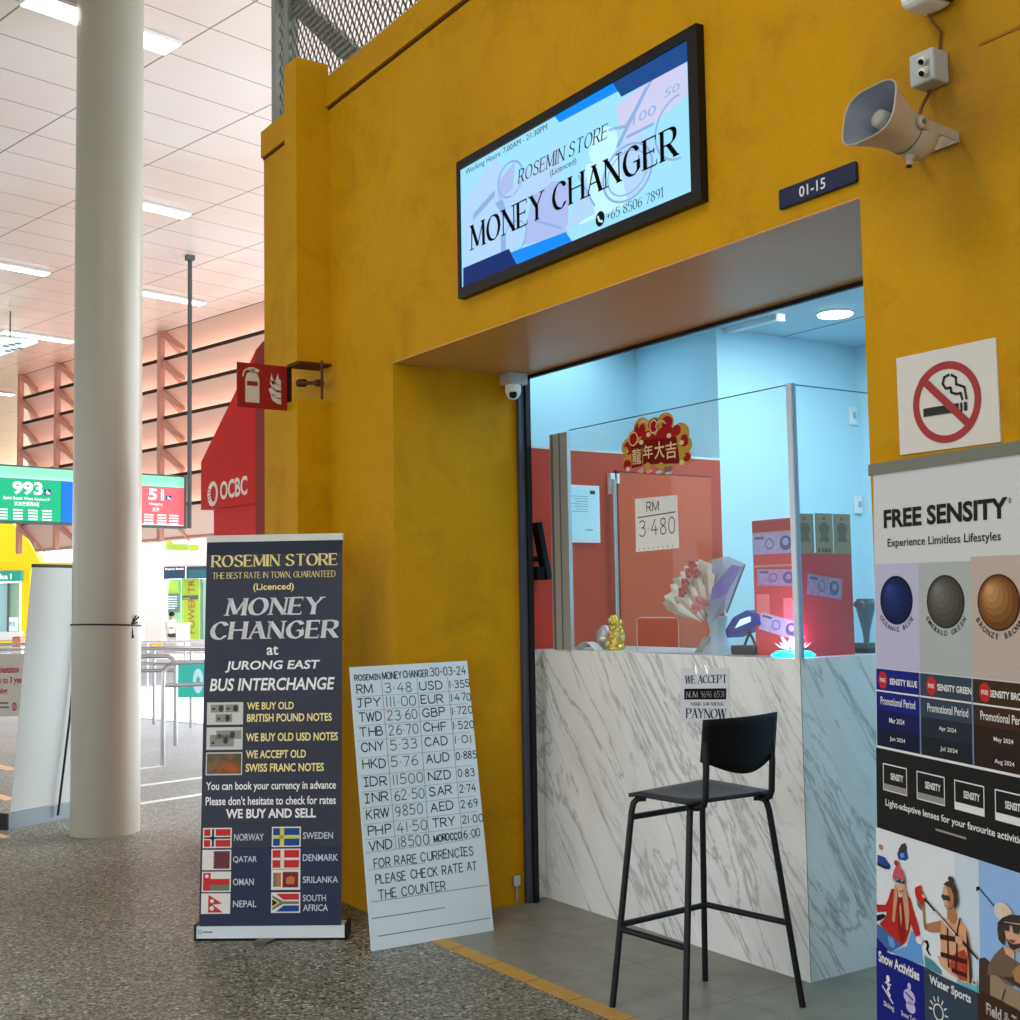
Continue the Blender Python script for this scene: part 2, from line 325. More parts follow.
class Sheet:
    """a flat printed surface in the world: origin, across, up"""
    def __init__(s, mb, O, U, V, step=.0007):
        s.mb = mb; s.O = Vec(O); s.U = Vec(U).normalized(); s.V = Vec(V); s.N = s.U.cross(s.V).normalized(); s.step = step
    def p(s, u, v, l=0): return s.O+s.U*u+s.V*v+s.N*(l*s.step)
    def poly(s, pts, mat, l=1): s.mb.add([s.p(u, v, l) for u, v in pts], [tuple(range(len(pts)))], mat)
    def rect(s, u0, v0, u1, v1, mat, l=1): s.poly([(u0, v0), (u1, v0), (u1, v1), (u0, v1)], mat, l)
    def ell(s, u, v, a, b, mat, l=1, n=24, a0=0, a1=2*PI): s.poly([(u+a*math.cos(a0+(a1-a0)*k/n), v+b*math.sin(a0+(a1-a0)*k/n)) for k in range(n)], mat, l)
    def ring(s, u, v, a, b, w, mat, l=1, n=32, a0=0, a1=2*PI):
        for k in range(n):
            t0 = a0+(a1-a0)*k/n; t1 = a0+(a1-a0)*(k+1)/n
            s.poly([(u+q*math.cos(t), v+(q/a*b)*math.sin(t)) for q, t in ((a-w, t0), (a, t0), (a, t1), (a-w, t1))], mat, l)
    def line(s, pts, w, mat, l=1):
        for (a, b), (c, d) in zip(pts, pts[1:]):
            L = math.hypot(c-a, d-b) or 1; x = -(d-b)/L*w/2; y = (c-a)/L*w/2; ex = (c-a)/L*w*.3; ey = (d-b)/L*w*.3
            s.poly([(a+x-ex, b+y-ey), (a-x-ex, b-y-ey), (c-x+ex, d-y+ey), (c+x+ex, d+y+ey)], mat, l)
    def text(s, t, u0, v0, u1, v1, mat, l=1, bold=0, shear=0, rot=0, keep=False):
        vs, fs = textmesh(t, bold)
        if not vs: return
        x0 = min(v[0] for v in vs); x1 = max(v[0] for v in vs); y0 = min(v[1] for v in vs); y1 = max(v[1] for v in vs)
        if rot:  # reads upwards
            f = lambda x, y: (u0+(y1-y)/(y1-y0)*(u1-u0), v0+(x-x0)/(x1-x0)*(v1-v0))
        else:
            sy = (v1-v0)/(y1-y0); sx = (u1-u0)/(x1-x0)
            if keep: sx = sy; 
            f = lambda x, y: (u0+(x-x0)*sx+shear*(y-y0)*sy, v0+(y-y0)*sy)
        s.mb.add([s.p(*f(*v), l) for v in vs], fs, mat)
    def arc(s, t, u, v, a, b, t0, t1, h, mat, l=1, bold=.01):
        n = len(t)
        for i, ch in enumerate(t):
            if ch == ' ': continue
            th = t0+(t1-t0)*(i+.5)/n; vs, fs = textmesh(ch, bold); w = max(q[0] for q in vs)
            cx = u+a*math.cos(th); cy = v+b*math.sin(th); rx, ry = -math.sin(th), math.cos(th); k = h/.73
            s.mb.add([s.p(cx+rx*(x-w/2)*k+(-ry)*(y-.36)*k, cy+ry*(x-w/2)*k+rx*(y-.36)*k, l) for x, y in vs], fs, mat)
    def pen(s, t, u0, v0, u1, v1, mat, w=.005, l=1, jit=.0, slope=0):
        """felt pen capitals"""
        pos = 0; parts = []
        for ch in t:
            gw, st = strokes(ch, True); parts.append((pos, st)); pos += gw+2.2
        tot = max(pos-2.2, .1); kx = (u1-u0)/tot; ky = (v1-v0)/10
        for off, st in parts:
            dx = random.uniform(-jit, jit); dy = random.uniform(-jit, jit)
            for p, sm in st:
                s.line([(u0+(off+x)*kx+dx, v0+y*ky+dy+slope*((off+x)*kx)) for x, y in p], w, mat, l)
    def serif(s, t, u0, v0, u1, v1, mat, thick=1.5, thin=.45, shear=0, l=1, gap=1.9, small=None, sf=1.5):
        """roman capitals: broad pen strokes with serifs"""
        pos = 0; parts = []
        for ch in t:
            k = 1.0
            if small and ch.islower(): k = small
            gw, st = strokes(ch.upper()); parts.append((pos, k, st)); pos += (gw+gap)*k if ch != ' ' else 4
        tot = max(pos-gap, .1); kx = (u1-u0)/tot; ky = (v1-v0)/10
        f = lambda x, y: (u0+x*kx+shear*y*ky, v0+y*ky)
        na = math.radians(14); nx, ny = math.cos(na)*thick/2, math.sin(na)*thick/2
        for ch_, (off, k, st) in zip(t.upper(), parts):
            for si, (p, sm) in enumerate(st):
                hair = (ch_ == 'N' and si != 1) or (ch_ == 'M' and si == 0)
                for (a, b), (c, d) in zip(p, p[1:]):
                    L = math.hypot(c-a, d-b) or 1
                    px, py = -(d-b)/L*thin/2, (c-a)/L*thin/2
                    if not sm and d > b+.5 and c > a+1.2 or (not sm and b > d+.5 and a > c+1.2): qx, qy = px*1.2, py*1.2   # rising hairline
                    elif hair: qx, qy = px*1.3, py*1.3
                    else: qx, qy = nx, ny
                    for x, y in ((qx, qy), (px, py)):
                        s.poly([f(off+k*(a+x), k*(b+y)), f(off+k*(a-x), k*(b-y)), f(off+k*(c-x), k*(d-y)), f(off+k*(c+x), k*(d+y))], mat, l)
                if not sm:
                    for (a, b), (c, d) in ((p[0], p[-1]), (p[-1], p[0])):
                        if (abs(b) < .05 or abs(b-10) < .05) and abs(d-b) > 3:
                            h = .5
                            s.poly([f(off+k*(a-sf), k*(b-h*.5)), f(off+k*(a+sf), k*(b-h*.5)), f(off+k*(a+sf), k*(b+h*.5)), f(off+k*(a-sf), k*(b+h*.5))], mat, l)
                        elif abs(d-b) < .05 and a > c:
                            q = .9 if b < 5.6 else -.9
                            if abs(b-5.2) < .3: s.poly([f(off+k*(a-.25), k*(b-.9)), f(off+k*(a+.25), k*(b-.9)), f(off+k*(a+.25), k*(b+.9)), f(off+k*(a-.25), k*(b+.9))], mat, l)
                            else: s.poly([f(off+k*(a-.3), k*b), f(off+k*(a+.3), k*b), f(off+k*(a+.3), k*(b+q*2)), f(off+k*(a+.05), k*(b+q*2))], mat, l)

# ------------------------------------------------------------------ station frame (rotated against the facade)
def GB(b, a, z): return Vec((-.976*b-.218*a, -.218*b+.976*a, z))

exec_parts = []
# ================================================================== SETTING
# floor of the concourse and the road beyond
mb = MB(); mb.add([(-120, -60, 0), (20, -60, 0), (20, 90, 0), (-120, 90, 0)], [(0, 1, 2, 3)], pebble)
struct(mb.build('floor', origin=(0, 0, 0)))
mb = MB(); mb.prism([GB(-6, 9.1, 0), GB(80, 9.1, 0), GB(80, 60, 0), GB(-6, 60, 0)], (0, 0, .003), M('road_concrete', (150, 153, 156), .8, var=.06, vscale=1)); struct(mb.build('floor_road', origin=(0, 0, 0)))
mb = MB(); mb.box((-5.40, 2.985, 0), (3, 6.39, .003), tile); struct(mb.build('floor_shop', origin=(0, 0, 0)))
mb = MB(); stripe = M('yellow_floor_strip', (196, 152, 70), .5, var=.12, vscale=9)
mb.box((-5.40, 2.905, 0), (3, 2.985, .004), stripe)
for i in range(14): mb.box((-5.2+i*.3, 2.905, .004), (-5.195+i*.3, 2.985, .0045), M('joint', (120, 92, 48), .7))
struct(mb.build('trim_1'))
# facade
mb = MB()
mb.box((-7.04, 2.92, 0), (-5.405, 3.72, 4.46), facade)
mb.box((-5.405, 2.92, 2.749), (-2.45, 3.72, 4.46), facade)
mb.box((-2.45, 2.92, 0), (2.5, 3.72, 4.46), facade)
mb.box((-7.04, 2.900, 4.296), (2.5, 2.92, 4.46), facade)
struct(mb.build('wall_facade', origin=(0, 0, 0)))
mb = MB(); mb.box((-7.04, 2.914, 4.285), (2.5, 2.9205, 4.296), M('shadowline', (70, 45, 16), .8)); struct(mb.build('trim_2'))  # dark strip paints the shadow line under the parapet band
mb = MB(); mb.box((-2.02, 2.9165, 3.045), (2.5, 2.9205, 3.053), M('shadowline2', (146, 100, 24), .8)); struct(mb.build('trim_3'))
soff = M('soffit_panel', (212, 152, 76), .34, 0, spec=.4, var=.05, vscale=3)
mb = MB(); mb.box((-5.405, 2.921, 2.742), (-2.45, 3.70, 2.7485), soff); struct(mb.build('ceiling_lobby', origin=(0, 0, 0)))
mb = MB(); mb.box((-5.405, 3.70, 2.725), (-2.45, 3.72, 2.749), black); struct(mb.build('trim_4'))
# the boxed-out pipe on the facade
mb = MB(); mb.box((-6.275, 2.725, 0), (-6.12, 2.92, 2.65), facade); mb.box((-6.275, 2.725, 2.86), (-6.12, 2.92, 4.545), facade)
struct(mb.build('wall_pipe_boxing', origin=(0, 0, 0)))
# shop interior
mb = MB(); mb.box((-5.50, 3.72, 0), (-5.45, 5.155, 2.37), redpaint); struct(mb.build('wall_partition'))
mb = MB(); mb.box((-5.51, 3.722, 2.37), (-5.445, 5.155, 2.383), offwhite); struct(mb.build('trim_5'))
mb = MB(); mb.box((-5.60, 5.155, 0), (-5.45, 6.45, 3.18), shopwall); mb.box((-6.32, 5.16, 0), (-5.60, 5.3, 3.18), shopwall); mb.box((-6.32, 3.72, 0), (-6.22, 5.16, 3.18), shopwall)
struct(mb.build('wall_left', origin=(0, 0, 0)))
mb = MB(); mb.box((-5.60, 6.39, 0), (-2.3, 6.5, 3.18), shopwall); struct(mb.build('wall_back'))
mb = MB(); mb.box((-2.45, 3.72, 0), (-2.3, 6.39, 3.18), shopwall); struct(mb.build('wall_right'))
mb = MB(); mb.box((-6.32, 3.72, 2.75), (-2.3, 3.74, 3.18), shopwall); mb.box((-6.32, 3.72, 0), (-5.50, 3.74, 2.75), shopwall); struct(mb.build('wall_front', origin=(0, 0, 0)))
shopceil = M('shop_ceiling', (190, 216, 230), .6)
mb = MB(); mb.box((-6.32, 3.72, 3.18), (-2.3, 6.5, 3.25), shopceil); struct(mb.build('ceiling_shop', origin=(0, 0, 0)))
mb = MB(); mb.box((-5.45, 5.72, 3.176), (-2.45, 5.726, 3.18), M('joint_grey', (150, 165, 172), .7)); struct(mb.build('trim_6'))
# station ceiling
mb = MB()
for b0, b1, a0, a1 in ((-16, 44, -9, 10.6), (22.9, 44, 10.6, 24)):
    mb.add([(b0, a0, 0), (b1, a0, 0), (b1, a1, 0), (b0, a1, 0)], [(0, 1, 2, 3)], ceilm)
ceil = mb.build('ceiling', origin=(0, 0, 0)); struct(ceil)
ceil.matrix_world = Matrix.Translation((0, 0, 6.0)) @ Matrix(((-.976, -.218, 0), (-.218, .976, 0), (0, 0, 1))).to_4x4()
# painted lines on the concourse floor
for i, (p0, p1, w, c) in enumerate((((139, 769), (163, 766), .07, white), ((139, 786), (215, 776), .08, white), ((139, 804), (215, 792.5), .08, white), ((-20, 762), (13, 770), .12, M('peach_line', (236, 200, 160), .6)), ((-20, 791), (11, 800), .10, M('peach_line')), ((-30, 826), (7, 838), .05, M('peach_line')))):
    a = at(*p0, 2, 0); b = at(*p1, 2, 0); n = Vec((-(b-a).y, (b-a).x, 0)).normalized()*w/2
    mb = MB(); mb.prism([a+n, a-n, b-n, b+n], (0, 0, .004), c); struct(mb.build('trim_%d' % (7+i)))

# ================================================================== CONCOURSE
# pillar
pil = M('pillar_paint', (162, 160, 146), .33, spec=.5, var=.05, vscale=1.3)
mb = MB(); mb.lathe([(.233, 0), (.233, 6.0)], pil, (-8.882, 2.50, 0), n=64)
tag(mb.build('pillar'), 'tall round grey-white pillar standing on the concourse floor', 'pillar')
w0 = MB(); pz = 1.55
ringp = [(-8.882+.239*math.cos(t), 2.50+.239*math.sin(t), 1.43+.012*math.cos(t+1)) for t in [2*PI*k/40 for k in range(40)]]
w0.tube(ringp, .006, black, 6, closed=True)
kx = at(131.5, 624, 0, -8.69)
for d in ((.03, .05, .05), (-.02, .03, .06), (0, -.02, -.09), (.01, .01, -.10), (-.02, .04, .01)):
    w0.tube([kx, kx+Vec((.01, d[1], d[2]))], .006, black, 5)
w0.ball(kx, .018, black, 8)
tag(w0.build('tie_wire'), 'black wire knotted around the grey-white pillar', 'wire')

# ceiling lights
lum = M('tube_light_diffuser', (255, 252, 246), .5, emit=3)
lt = [(8.50, 3.92, .26), (12.15, 6.30, .2), (15.55, 6.30, .2), (19.3, 8.55, .22), (15.6, 8.70, .2), (24.9, 10.1, .22), (33.5, 12.6, .3), (12.15, 2.6, .2), (5.0, 1.4, .22), (5.0, 6.2, .22), (1.5, -2, .22)]
ll = ['ceiling strip light behind the top of the round pillar, nearest in the photo', 'ceiling strip light just right of the round pillar, above the thin hanging pole', 'ceiling strip light at the left photo edge, upper of the left-hand strips',
      'long ceiling strip light left of the pillar above the pale hanging panel', 'ceiling strip light close above the pink louvre screen right of the pillar', 'small far ceiling strip light left of the louvre screen end', 'farthest small ceiling strip light low at the left photo edge']
for i, (b, a, w) in enumerate(lt):
    if i > 6: continue
    t = thing('ceiling_light', GB(b, a+.6, 5.97), ll[i], 'ceiling light', 'strip lights set in the station ceiling')
    mb = MB(); mb.prism([GB(b-w/2, a, 5.965), GB(b+w/2, a, 5.965), GB(b+w/2, a+1.2, 5.965), GB(b-w/2, a+1.2, 5.965)], (0, 0, .03), white); mb.build('housing', t)
    mb = MB(); q = .012; mb.prism([GB(b-w/2+q, a+q, 5.957), GB(b+w/2-q, a+q, 5.957), GB(b+w/2-q, a+1.2-q, 5.957), GB(b-w/2+q, a+1.2-q, 5.957)], (0, 0, .01), lum); mb.build('diffuser', t)

# louvre screen
pink = M('louvre_pink', (234, 200, 184), .45); pinkd = M('louvre_mullion', (206, 146, 128), .5); gapm = M('louvre_gap', (52, 34, 30), .8)
t = thing('louvre_screen', GB(18, 10.56, 2.68), 'large pink sloping louvre screen hanging below the station ceiling', 'louvre screen')
pit = .478
for k in range(7):
    zt = 6.03-k*pit; mb = MB()
    mb.prism([GB(9, 10.52, zt), GB(22.8, 10.52, zt), GB(23.1, 10.95, zt-pit-.02), GB(9, 10.95, zt-pit-.02)], (0, 0, -.02), pink)
    if k < 5: mb.prism([GB(22.8, 10.52, zt), GB(22.8, 15, zt), GB(23.25, 15, zt-pit+.05), GB(23.25, 10.95, zt-pit+.05)], (0, 0, -.02), pink)
    mb.prism([GB(9, 10.50, zt+.02), GB(22.82, 10.50, zt+.02), GB(22.82, 10.50, zt-.03), GB(9, 10.50, zt-.03)], GB(0, .03, 0)-GB(0, 0, 0), gapm)
    mb.build('blade', t)
mb = MB(); mb.prism([GB(9, 10.9, 2.66), GB(23, 10.9, 2.66), GB(23, 10.99, 2.66), GB(9, 10.99, 2.66)], (0, 0, .05), pinkd); mb.build('bottom_rail', t)
for b in (22.78, 21.3, 17.75):
    mb = MB(); P = GB(b, 10.46, 0)
    mb.prism([GB(b-.05, 10.44, 2.6), GB(b+.05, 10.44, 2.6), GB(b+.05, 10.52, 2.6), GB(b-.05, 10.52, 2.6)], (0, 0, 3.6), pinkd)
    m_ = mb.build('mullion', t)
    for k in range(7):
        zt = 6.03-k*pit; br = MB()
        br.prism([GB(b-.05, 10.5, zt-.03), GB(b-.05, 10.95, zt-pit+.03), GB(b-.05, 10.95, zt-pit-.06), GB(b-.05, 10.5, zt-.13)], GB(-.06, 0, 0), pinkd)
        br.prism([GB(b-.11, 10.44, zt-.05), GB(b-.72, 10.44, zt-pit+.1), GB(b-.72, 10.44, zt-pit+.04), GB(b-.11, 10.44, zt-.16)], GB(0, .04, 0), pinkd)
        br.build('bracket', m_)
# bus service signboard with hanging pole
teal = M('sign_mint', (160, 234, 206), .5, emit=.32); grn = M('sign_green', (4, 176, 124), .5, emit=.3); blu = M('sign_blue', (4, 110, 226), .5, emit=.35); red_ = M('sign_coral', (240, 104, 112), .5, emit=.32); wht = M('sign_white', (255, 255, 255), .5, emit=.4); frm = M('sign_frame', (92, 104, 108), .5)
L = Vec((-14.8, 3.05, 2.53)); Rr = Vec((-15.22, 5.27, 2.53)); U = (Rr-L).normalized(); W = (Rr-L).length
L = L-U*.45; W += .45
t = thing('bus_service_sign', (L+Rr)/2, 'long hanging bus signboard with green, blue and coral panels behind the pillar', 'sign')
mb = MB(); n_ = Vec((U.y, -U.x, 0)); mb.prism([L+n_*.0, L+U*W, L+U*W+Vec((0, 0, .665)), L+Vec((0, 0, .665))], -n_*.12, frm); mb.build('frame', t)
def sheet(mb, step=.004): return Sheet(mb, L+n_*.002, U, (0, 0, 1), step)
mb = MB(); S = sheet(mb); S.rect(0, .545, W-.04, .645, teal); S.rect(0, .51, W-.04, .645, teal); mb.build('header_strip', t)
def xs(px):
    d_ = CR*((px-510)/FPX)+CD*((500-510)/FPX)+CF; P_ = CP+d_*((L-CP).dot(n_)/d_.dot(n_)); return (P_-L).dot(U)
mb = MB(); S = sheet(mb); S.rect(0, .03, xs(61), .505, grn); S.text('993', xs(12), .33, xs(42), .48, wht, 2, .03); S.text('Bukit Batok West Avenue 8', xs(3), .27, xs(49), .305, wht, 2, .01); S.text('武吉巴督西8道', xs(14), .2, xs(39), .25, wht, 2, .01)
S.rect(xs(44), .335, xs(50.5), .405, M('access_blue', (30, 60, 130), .5, emit=.3), 2); S.ring(xs(47), .36, .022, .018, .006, wht, 3, 12); S.line([(xs(46.4), .395), (xs(46.4), .365), (xs(48.8), .365), (xs(49.6), .345)], .008, wht, 3)
for c in (-2, 13, 28, 42):
    for r in range(4): S.rect(xs(c), .145-r*.034, xs(c+9.5), .145-r*.034+.016, wht, 2)
mb.build('green_panel', t)
mb = MB(); S = sheet(mb); S.rect(xs(61.5), .03, xs(72.5), .505, blu); S.rect(xs(73), .03, xs(140), .505, M('sign_blank', (210, 235, 225), .5, emit=.3)); mb.build('blue_panel', t)
mb = MB(); S = sheet(mb); S.rect(xs(141), .03, W-.04, .505, red_); S.text('51', xs(148), .34, xs(163.5), .48, wht, 2, .03); S.text('Hougang', xs(149), .27, xs(162), .31, wht, 2, .01); S.text('后港', xs(152), .2, xs(159), .25, wht, 2, .01)
S.rect(xs(165.5), .345, xs(171), .405, M('access_blue'), 2); S.ring(xs(168), .368, .018, .015, .005, wht, 3, 12); S.line([(xs(167.4), .4), (xs(167.4), .372), (xs(169.4), .372), (xs(170.2), .352)], .007, wht, 3)
for c in (144, 157, 169):
    for r in range(4): S.rect(xs(c), .15-r*.034, xs(c+9), .15-r*.034+.016, wht, 2)
S.rect(xs(142), .035, W-.05, .045, wht, 2); mb.build('coral_panel', t)
mb = MB(); pole = Vec((-15.12, 5.27, 0)); mb.tube([pole+Vec((0, 0, 2.53)), pole+Vec((0, 0, 6.0))], .028, M('dark_grey_metal', (92, 98, 98), .4, .4), 12); mb.box(pole+Vec((-.05, -.05, 5.94)), pole+Vec((.05, .05, 6.0)), frm); mb.build('hanging_pole', t)
# pale hanging panel at far left
a0 = at(-25, 338, 2, 5.55); a1 = at(38, 343, 2, 5.55); a2 = at(-25, 365, 2, 5.55)
t = thing('hanging_panel', (a0+a1+a2)/3, 'pale blue hanging ceiling panel with rows of dark holes at left photo edge', 'panel')
mb = MB(); pm = M('panel_pale', (206, 228, 232), .5, emit=.5); mb.prism([a0, a1, a2, a2+(a2-a1)*.2], (0, 0, .05), pm); pan = mb.build('board', t)  # board is no lamp; its glow paints in the brightness
for i in range(3):
    for j in range(2):
        mb = MB(); c = at(6+i*6+j*2, 346+j*5-i*1.3, 2, 5.548); mb.lathe([(.05, -.004), (.05, .004)], frm, c, n=10); mb.build('hole', t)
for q in (at(10, 341, 2, 5.55), at(-20, 342, 2, 5.55)): mb = MB(); mb.tube([q, Vec((q.x, q.y, 6))], .012, frm, 6); mb.build('hanger_rod', t)

# pull-up banner seen from behind, beside the pillar
d = Vec((-.24, .472, 0)).normalized(); O = Vec((-9.405, 1.969, 0)); n_ = Vec((d.y, -d.x, 0)); bk = -n_
t = thing('pull_up_banner', O+d*.42, 'plain grey back of a pull-up banner standing left of the pillar', 'banner')
bs = M('banner_back', (196, 201, 200), .5, var=.04, vscale=3)
mb = MB(); Vv = Vec((0, 0, 1))-bk*.10; top = 1.85; mb.prism([O+d*.02+Vec((0, 0, .12)), O+d*.82+Vec((0, 0, .12)), O+d*.82+Vv*top, O+d*.03+Vv*top], bk*.006, bs); mb.build('sheet', t)
mb = MB(); mb.prism([O, O+d*.84, O+d*.84+Vec((0, 0, .11)), O+Vec((0, 0, .11))], bk*.09, M('cassette_grey', (128, 140, 146), .4, .3)); mb.build('cassette', t)
mb = MB(); mb.prism([O-d*.02-bk*.005, O-bk*.005, O-bk*.005+Vec((0, 0, .115)), O-d*.02-bk*.005+Vec((0, 0, .115))], bk*.1, black); mb.build('end_cap', t)
mb = MB(); mb.tube([O+d*.41-bk*.03+Vec((0, 0, .04)), O+d*.45-bk*.10+Vec((0, 0, .75)), O+d*.47+Vec((0, 0, 1.8))-bk*.20], .009, blacksteel, 8); mb.build('support_pole', t)
mb = MB(); mb.prism([O+d*.03+Vv*top, O+d*.84+Vv*top, O+d*.84+Vv*(top+.025), O+d*.03+Vv*(top+.025)], bk*.012, blacksteel); mb.build('top_rail', t)
# notice board at left photo edge
O = Vec((-14.35, 2.33, .43)); U = (Vec((-13.86, 3.10, 0))-Vec((-14.35, 2.33, 0))).normalized()
mb = MB(); n_ = Vec((U.y, -U.x, 0)); W = .95; mb.prism([O, O+U*W, O+U*W+Vec((0, 0, .655)), O+Vec((0, 0, .655))], -n_*.03, M('notice_grey', (186, 182, 172), .6)); S = Sheet(mb, O, U, (0, 0, 1), .003)
nr = M('notice_red', (170, 40, 62), .6)
S.text('Molestation', .545, .455, .80, .53, nr, 1, .02); S.text('up to 3 years', .56, .325, .875, .415, nr, 1, .02); S.text('caning.', .535, .215, .69, .30, nr, 1, .02)
S.rect(.5, .13, .69, .15, frm); S.rect(.5, .085, .70, .105, frm); S.ring(.755, .10, .025, .045, .007, nr, 1, 14); S.line([(.75, .13), (.765, .1), (.75, .075)], .008, nr)
t0 = thing('notice_board', O+U*W/2-Vec((0, 0, .43)), 'grey notice board with red warning lettering at the left photo edge', 'notice board')
mb.build('board', t0)
for q in (.1, .85):
    mb = MB(); mb.tube([O+U*q-n_*.05-Vec((0, 0, .43)), O+U*q-n_*.05+Vec((0, 0, .5))], .02, steel, 8); mb.build('leg', t0)
# queue barriers
hr = Vec((.555, .832, 0)); hf = Vec((-.832, .555, 0))
def bg(x, D, z): return Vec((0, 0, z))+hr*((x-510)/1242*D)+hf*D
def barrier(label, p0, p1, h, low, npost, r=.024):
    t = thing('queue_barrier', (p0+p1)/2, label, 'barrier', 'steel queue barriers')
    up = Vec((0, 0, h)); dd = (p1-p0).normalized(); c = .12
    path = [p0]+[p0+Vec((0, 0, h-c+c*math.sin(q)))+dd*(c-c*math.cos(q)) for q in [PI/2*k/5 for k in range(6)]]+[p1+Vec((0, 0, h-c+c*math.sin(q)))-dd*(c-c*math.cos(q)) for q in [PI/2*k/5 for k in range(5, -1, -1)]]+[p1]
    mb = MB(); mb.tube(path, r, steel, 10); mb.build('frame', t)
    for z in low:
        mb = MB(); mb.tube([p0+Vec((0, 0, z)), p1+Vec((0, 0, z))], r*.85, steel, 8); mb.build('rail', t)
    for k in range(1, npost):
        q = p0+(p1-p0)*k/npost; mb = MB(); mb.tube([q, q+Vec((0, 0, h))], r*.9, steel, 8); mb.build('post', t)
    return t
barrier('nearest steel queue barrier with a rounded corner, right of the pillar', Vec((-12.157, 3.977, 0)), Vec((-12.157, 3.977, 0))+hr*1.7+hf*.8, 1.0, (.78,), 2)
barrier('middle steel queue barrier behind the teal number sign', Vec((-13.9, 4.60, 0))+hr*-2.6+hf*.6, Vec((-13.81, 4.64, 0))+hr*.02, 1.0, (.84,), 3)
barrier('rear steel queue barrier with thin posts, beyond the teal number sign', bg(120, 17.2, 0), bg(230, 15.6, 0), 1.0, (.8,), 3)
barrier('farthest long steel barrier in front of the bright roadside booth', bg(-40, 23, 0), bg(260, 23, 0), .92, (.82, .70), 8)
ts = bg(178, 13.3, .59); tl = M('teal_sign', (62, 194, 178), .5, emit=.15)
mb = MB(); mb.prism([ts, ts+hr*.5, ts+hr*.5+Vec((0, 0, .35)), ts+Vec((0, 0, .35))], hf*.02, tl); S = Sheet(mb, ts-hf*.002, hr, (0, 0, 1), .003); lbm = M('pale_blue_print', (190, 230, 240), .5, emit=.2)
S.ring(.215, .175, .055, .13, .035, lbm, 1, 24)
tag(mb.build('number_sign'), 'teal sign with a pale number hung on the steel queue barrier', 'sign')

# ---------- far side of the road; faint glow in the booth colours imitates outdoor brightness
def farbox(x0, x1, z0, z1, D, th, mat, mb): 
    p = bg(x0, D, z0); q = bg(x1, D, z0); mb.prism([p, q, q+Vec((0, 0, z1-z0)), p+Vec((0, 0, z1-z0))], hf*th, mat)
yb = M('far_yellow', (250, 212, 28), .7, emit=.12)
t = thing('yellow_booth', bg(10, 46, 0), 'yellow ticket booth with a teal name strip across the road at left', 'booth')
mb = MB(); P = [(-60, 4.9), (8, 4.9), (28, 4.1), (40, 3.30), (110, 3.25), (110, 2.98), (-60, 2.98)]
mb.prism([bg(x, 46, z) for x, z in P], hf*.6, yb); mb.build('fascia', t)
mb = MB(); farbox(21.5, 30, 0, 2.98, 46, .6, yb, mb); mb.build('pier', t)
mb = MB(); farbox(-60, 21, 2.60, 3.0, 45.8, .2, M('booth_teal', (50, 166, 150), .5, emit=.05), mb); S = Sheet(mb, bg(-8, 45.78, 2.68), hr, (0, 0, 1), .01); S.text('Office 1', 0, 0, .72, .2, wht, 1, .02); mb.build('name_strip', t)
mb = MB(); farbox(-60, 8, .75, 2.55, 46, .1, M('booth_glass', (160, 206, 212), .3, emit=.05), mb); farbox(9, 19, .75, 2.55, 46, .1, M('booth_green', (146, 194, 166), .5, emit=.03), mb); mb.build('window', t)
mb = MB(); farbox(7.4, 8.8, .75, 2.55, 45.9, .1, frm, mb); mb.build('window_post', t)
mb = MB(); farbox(-60, 21, .45, .75, 45.7, .5, white, mb); farbox(-60, 21, 0, .45, 45.8, .4, offwhite, mb); mb.build('counter', t)
mb = MB(); farbox(-60, 15, .30, .42, 45.69, .02, yb, mb); mb.build('yellow_band', t)
mb = MB(); farbox(13, 21, .24, .58, 44, .5, M('carton_brown', (206, 140, 104), .7), mb); farbox(13.2, 20.8, .58, .6, 43.98, .5, M('carton_dark', (120, 84, 40), .7), mb)
mb2 = MB(); farbox(12, 22, 0, .24, 44, .6, offwhite, mb2); tag(mb2.build('low_plinth'), 'low white plinth under the brown carton in front of the yellow booth', 'plinth')
tag(mb.build('carton'), 'brown carton in front of the yellow ticket booth', 'carton')
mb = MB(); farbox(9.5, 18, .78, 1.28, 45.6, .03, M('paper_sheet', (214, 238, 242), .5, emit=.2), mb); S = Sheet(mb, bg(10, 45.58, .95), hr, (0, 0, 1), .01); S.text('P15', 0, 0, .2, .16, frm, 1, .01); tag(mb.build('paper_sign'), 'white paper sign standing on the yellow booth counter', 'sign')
# white building with lime advertisement
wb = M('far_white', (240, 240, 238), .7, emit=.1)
t = thing('white_kiosk', bg(175, 46, 0), 'bright white roadside kiosk with a dark sign strip, right of the pillar', 'kiosk')
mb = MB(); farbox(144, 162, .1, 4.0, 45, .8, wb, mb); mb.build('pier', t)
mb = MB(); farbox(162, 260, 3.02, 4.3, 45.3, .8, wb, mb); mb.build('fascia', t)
lime = M('lime_print', (178, 216, 84), .5, emit=.03)
mb = MB(); p = bg(165, 45.25, 3.48); mb.prism([bg(165.5, 45.25, 3.97), bg(170.5, 45.25, 3.97), bg(173, 45.25, 3.84), bg(188, 45.25, 3.82), bg(188, 45.25, 3.62), bg(166, 45.25, 3.64)], hf*.03, lime); mb.build('lime_band', t)
mb = MB(); farbox(189.5, 198, 3.60, 3.80, 45.25, .03, lime, mb); farbox(190.5, 196.5, 3.66, 3.72, 45.24, .02, yb, mb); mb.build('lime_plate', t)
tealb = M('sign_dark_teal', (56, 82, 106), .5, emit=.02)
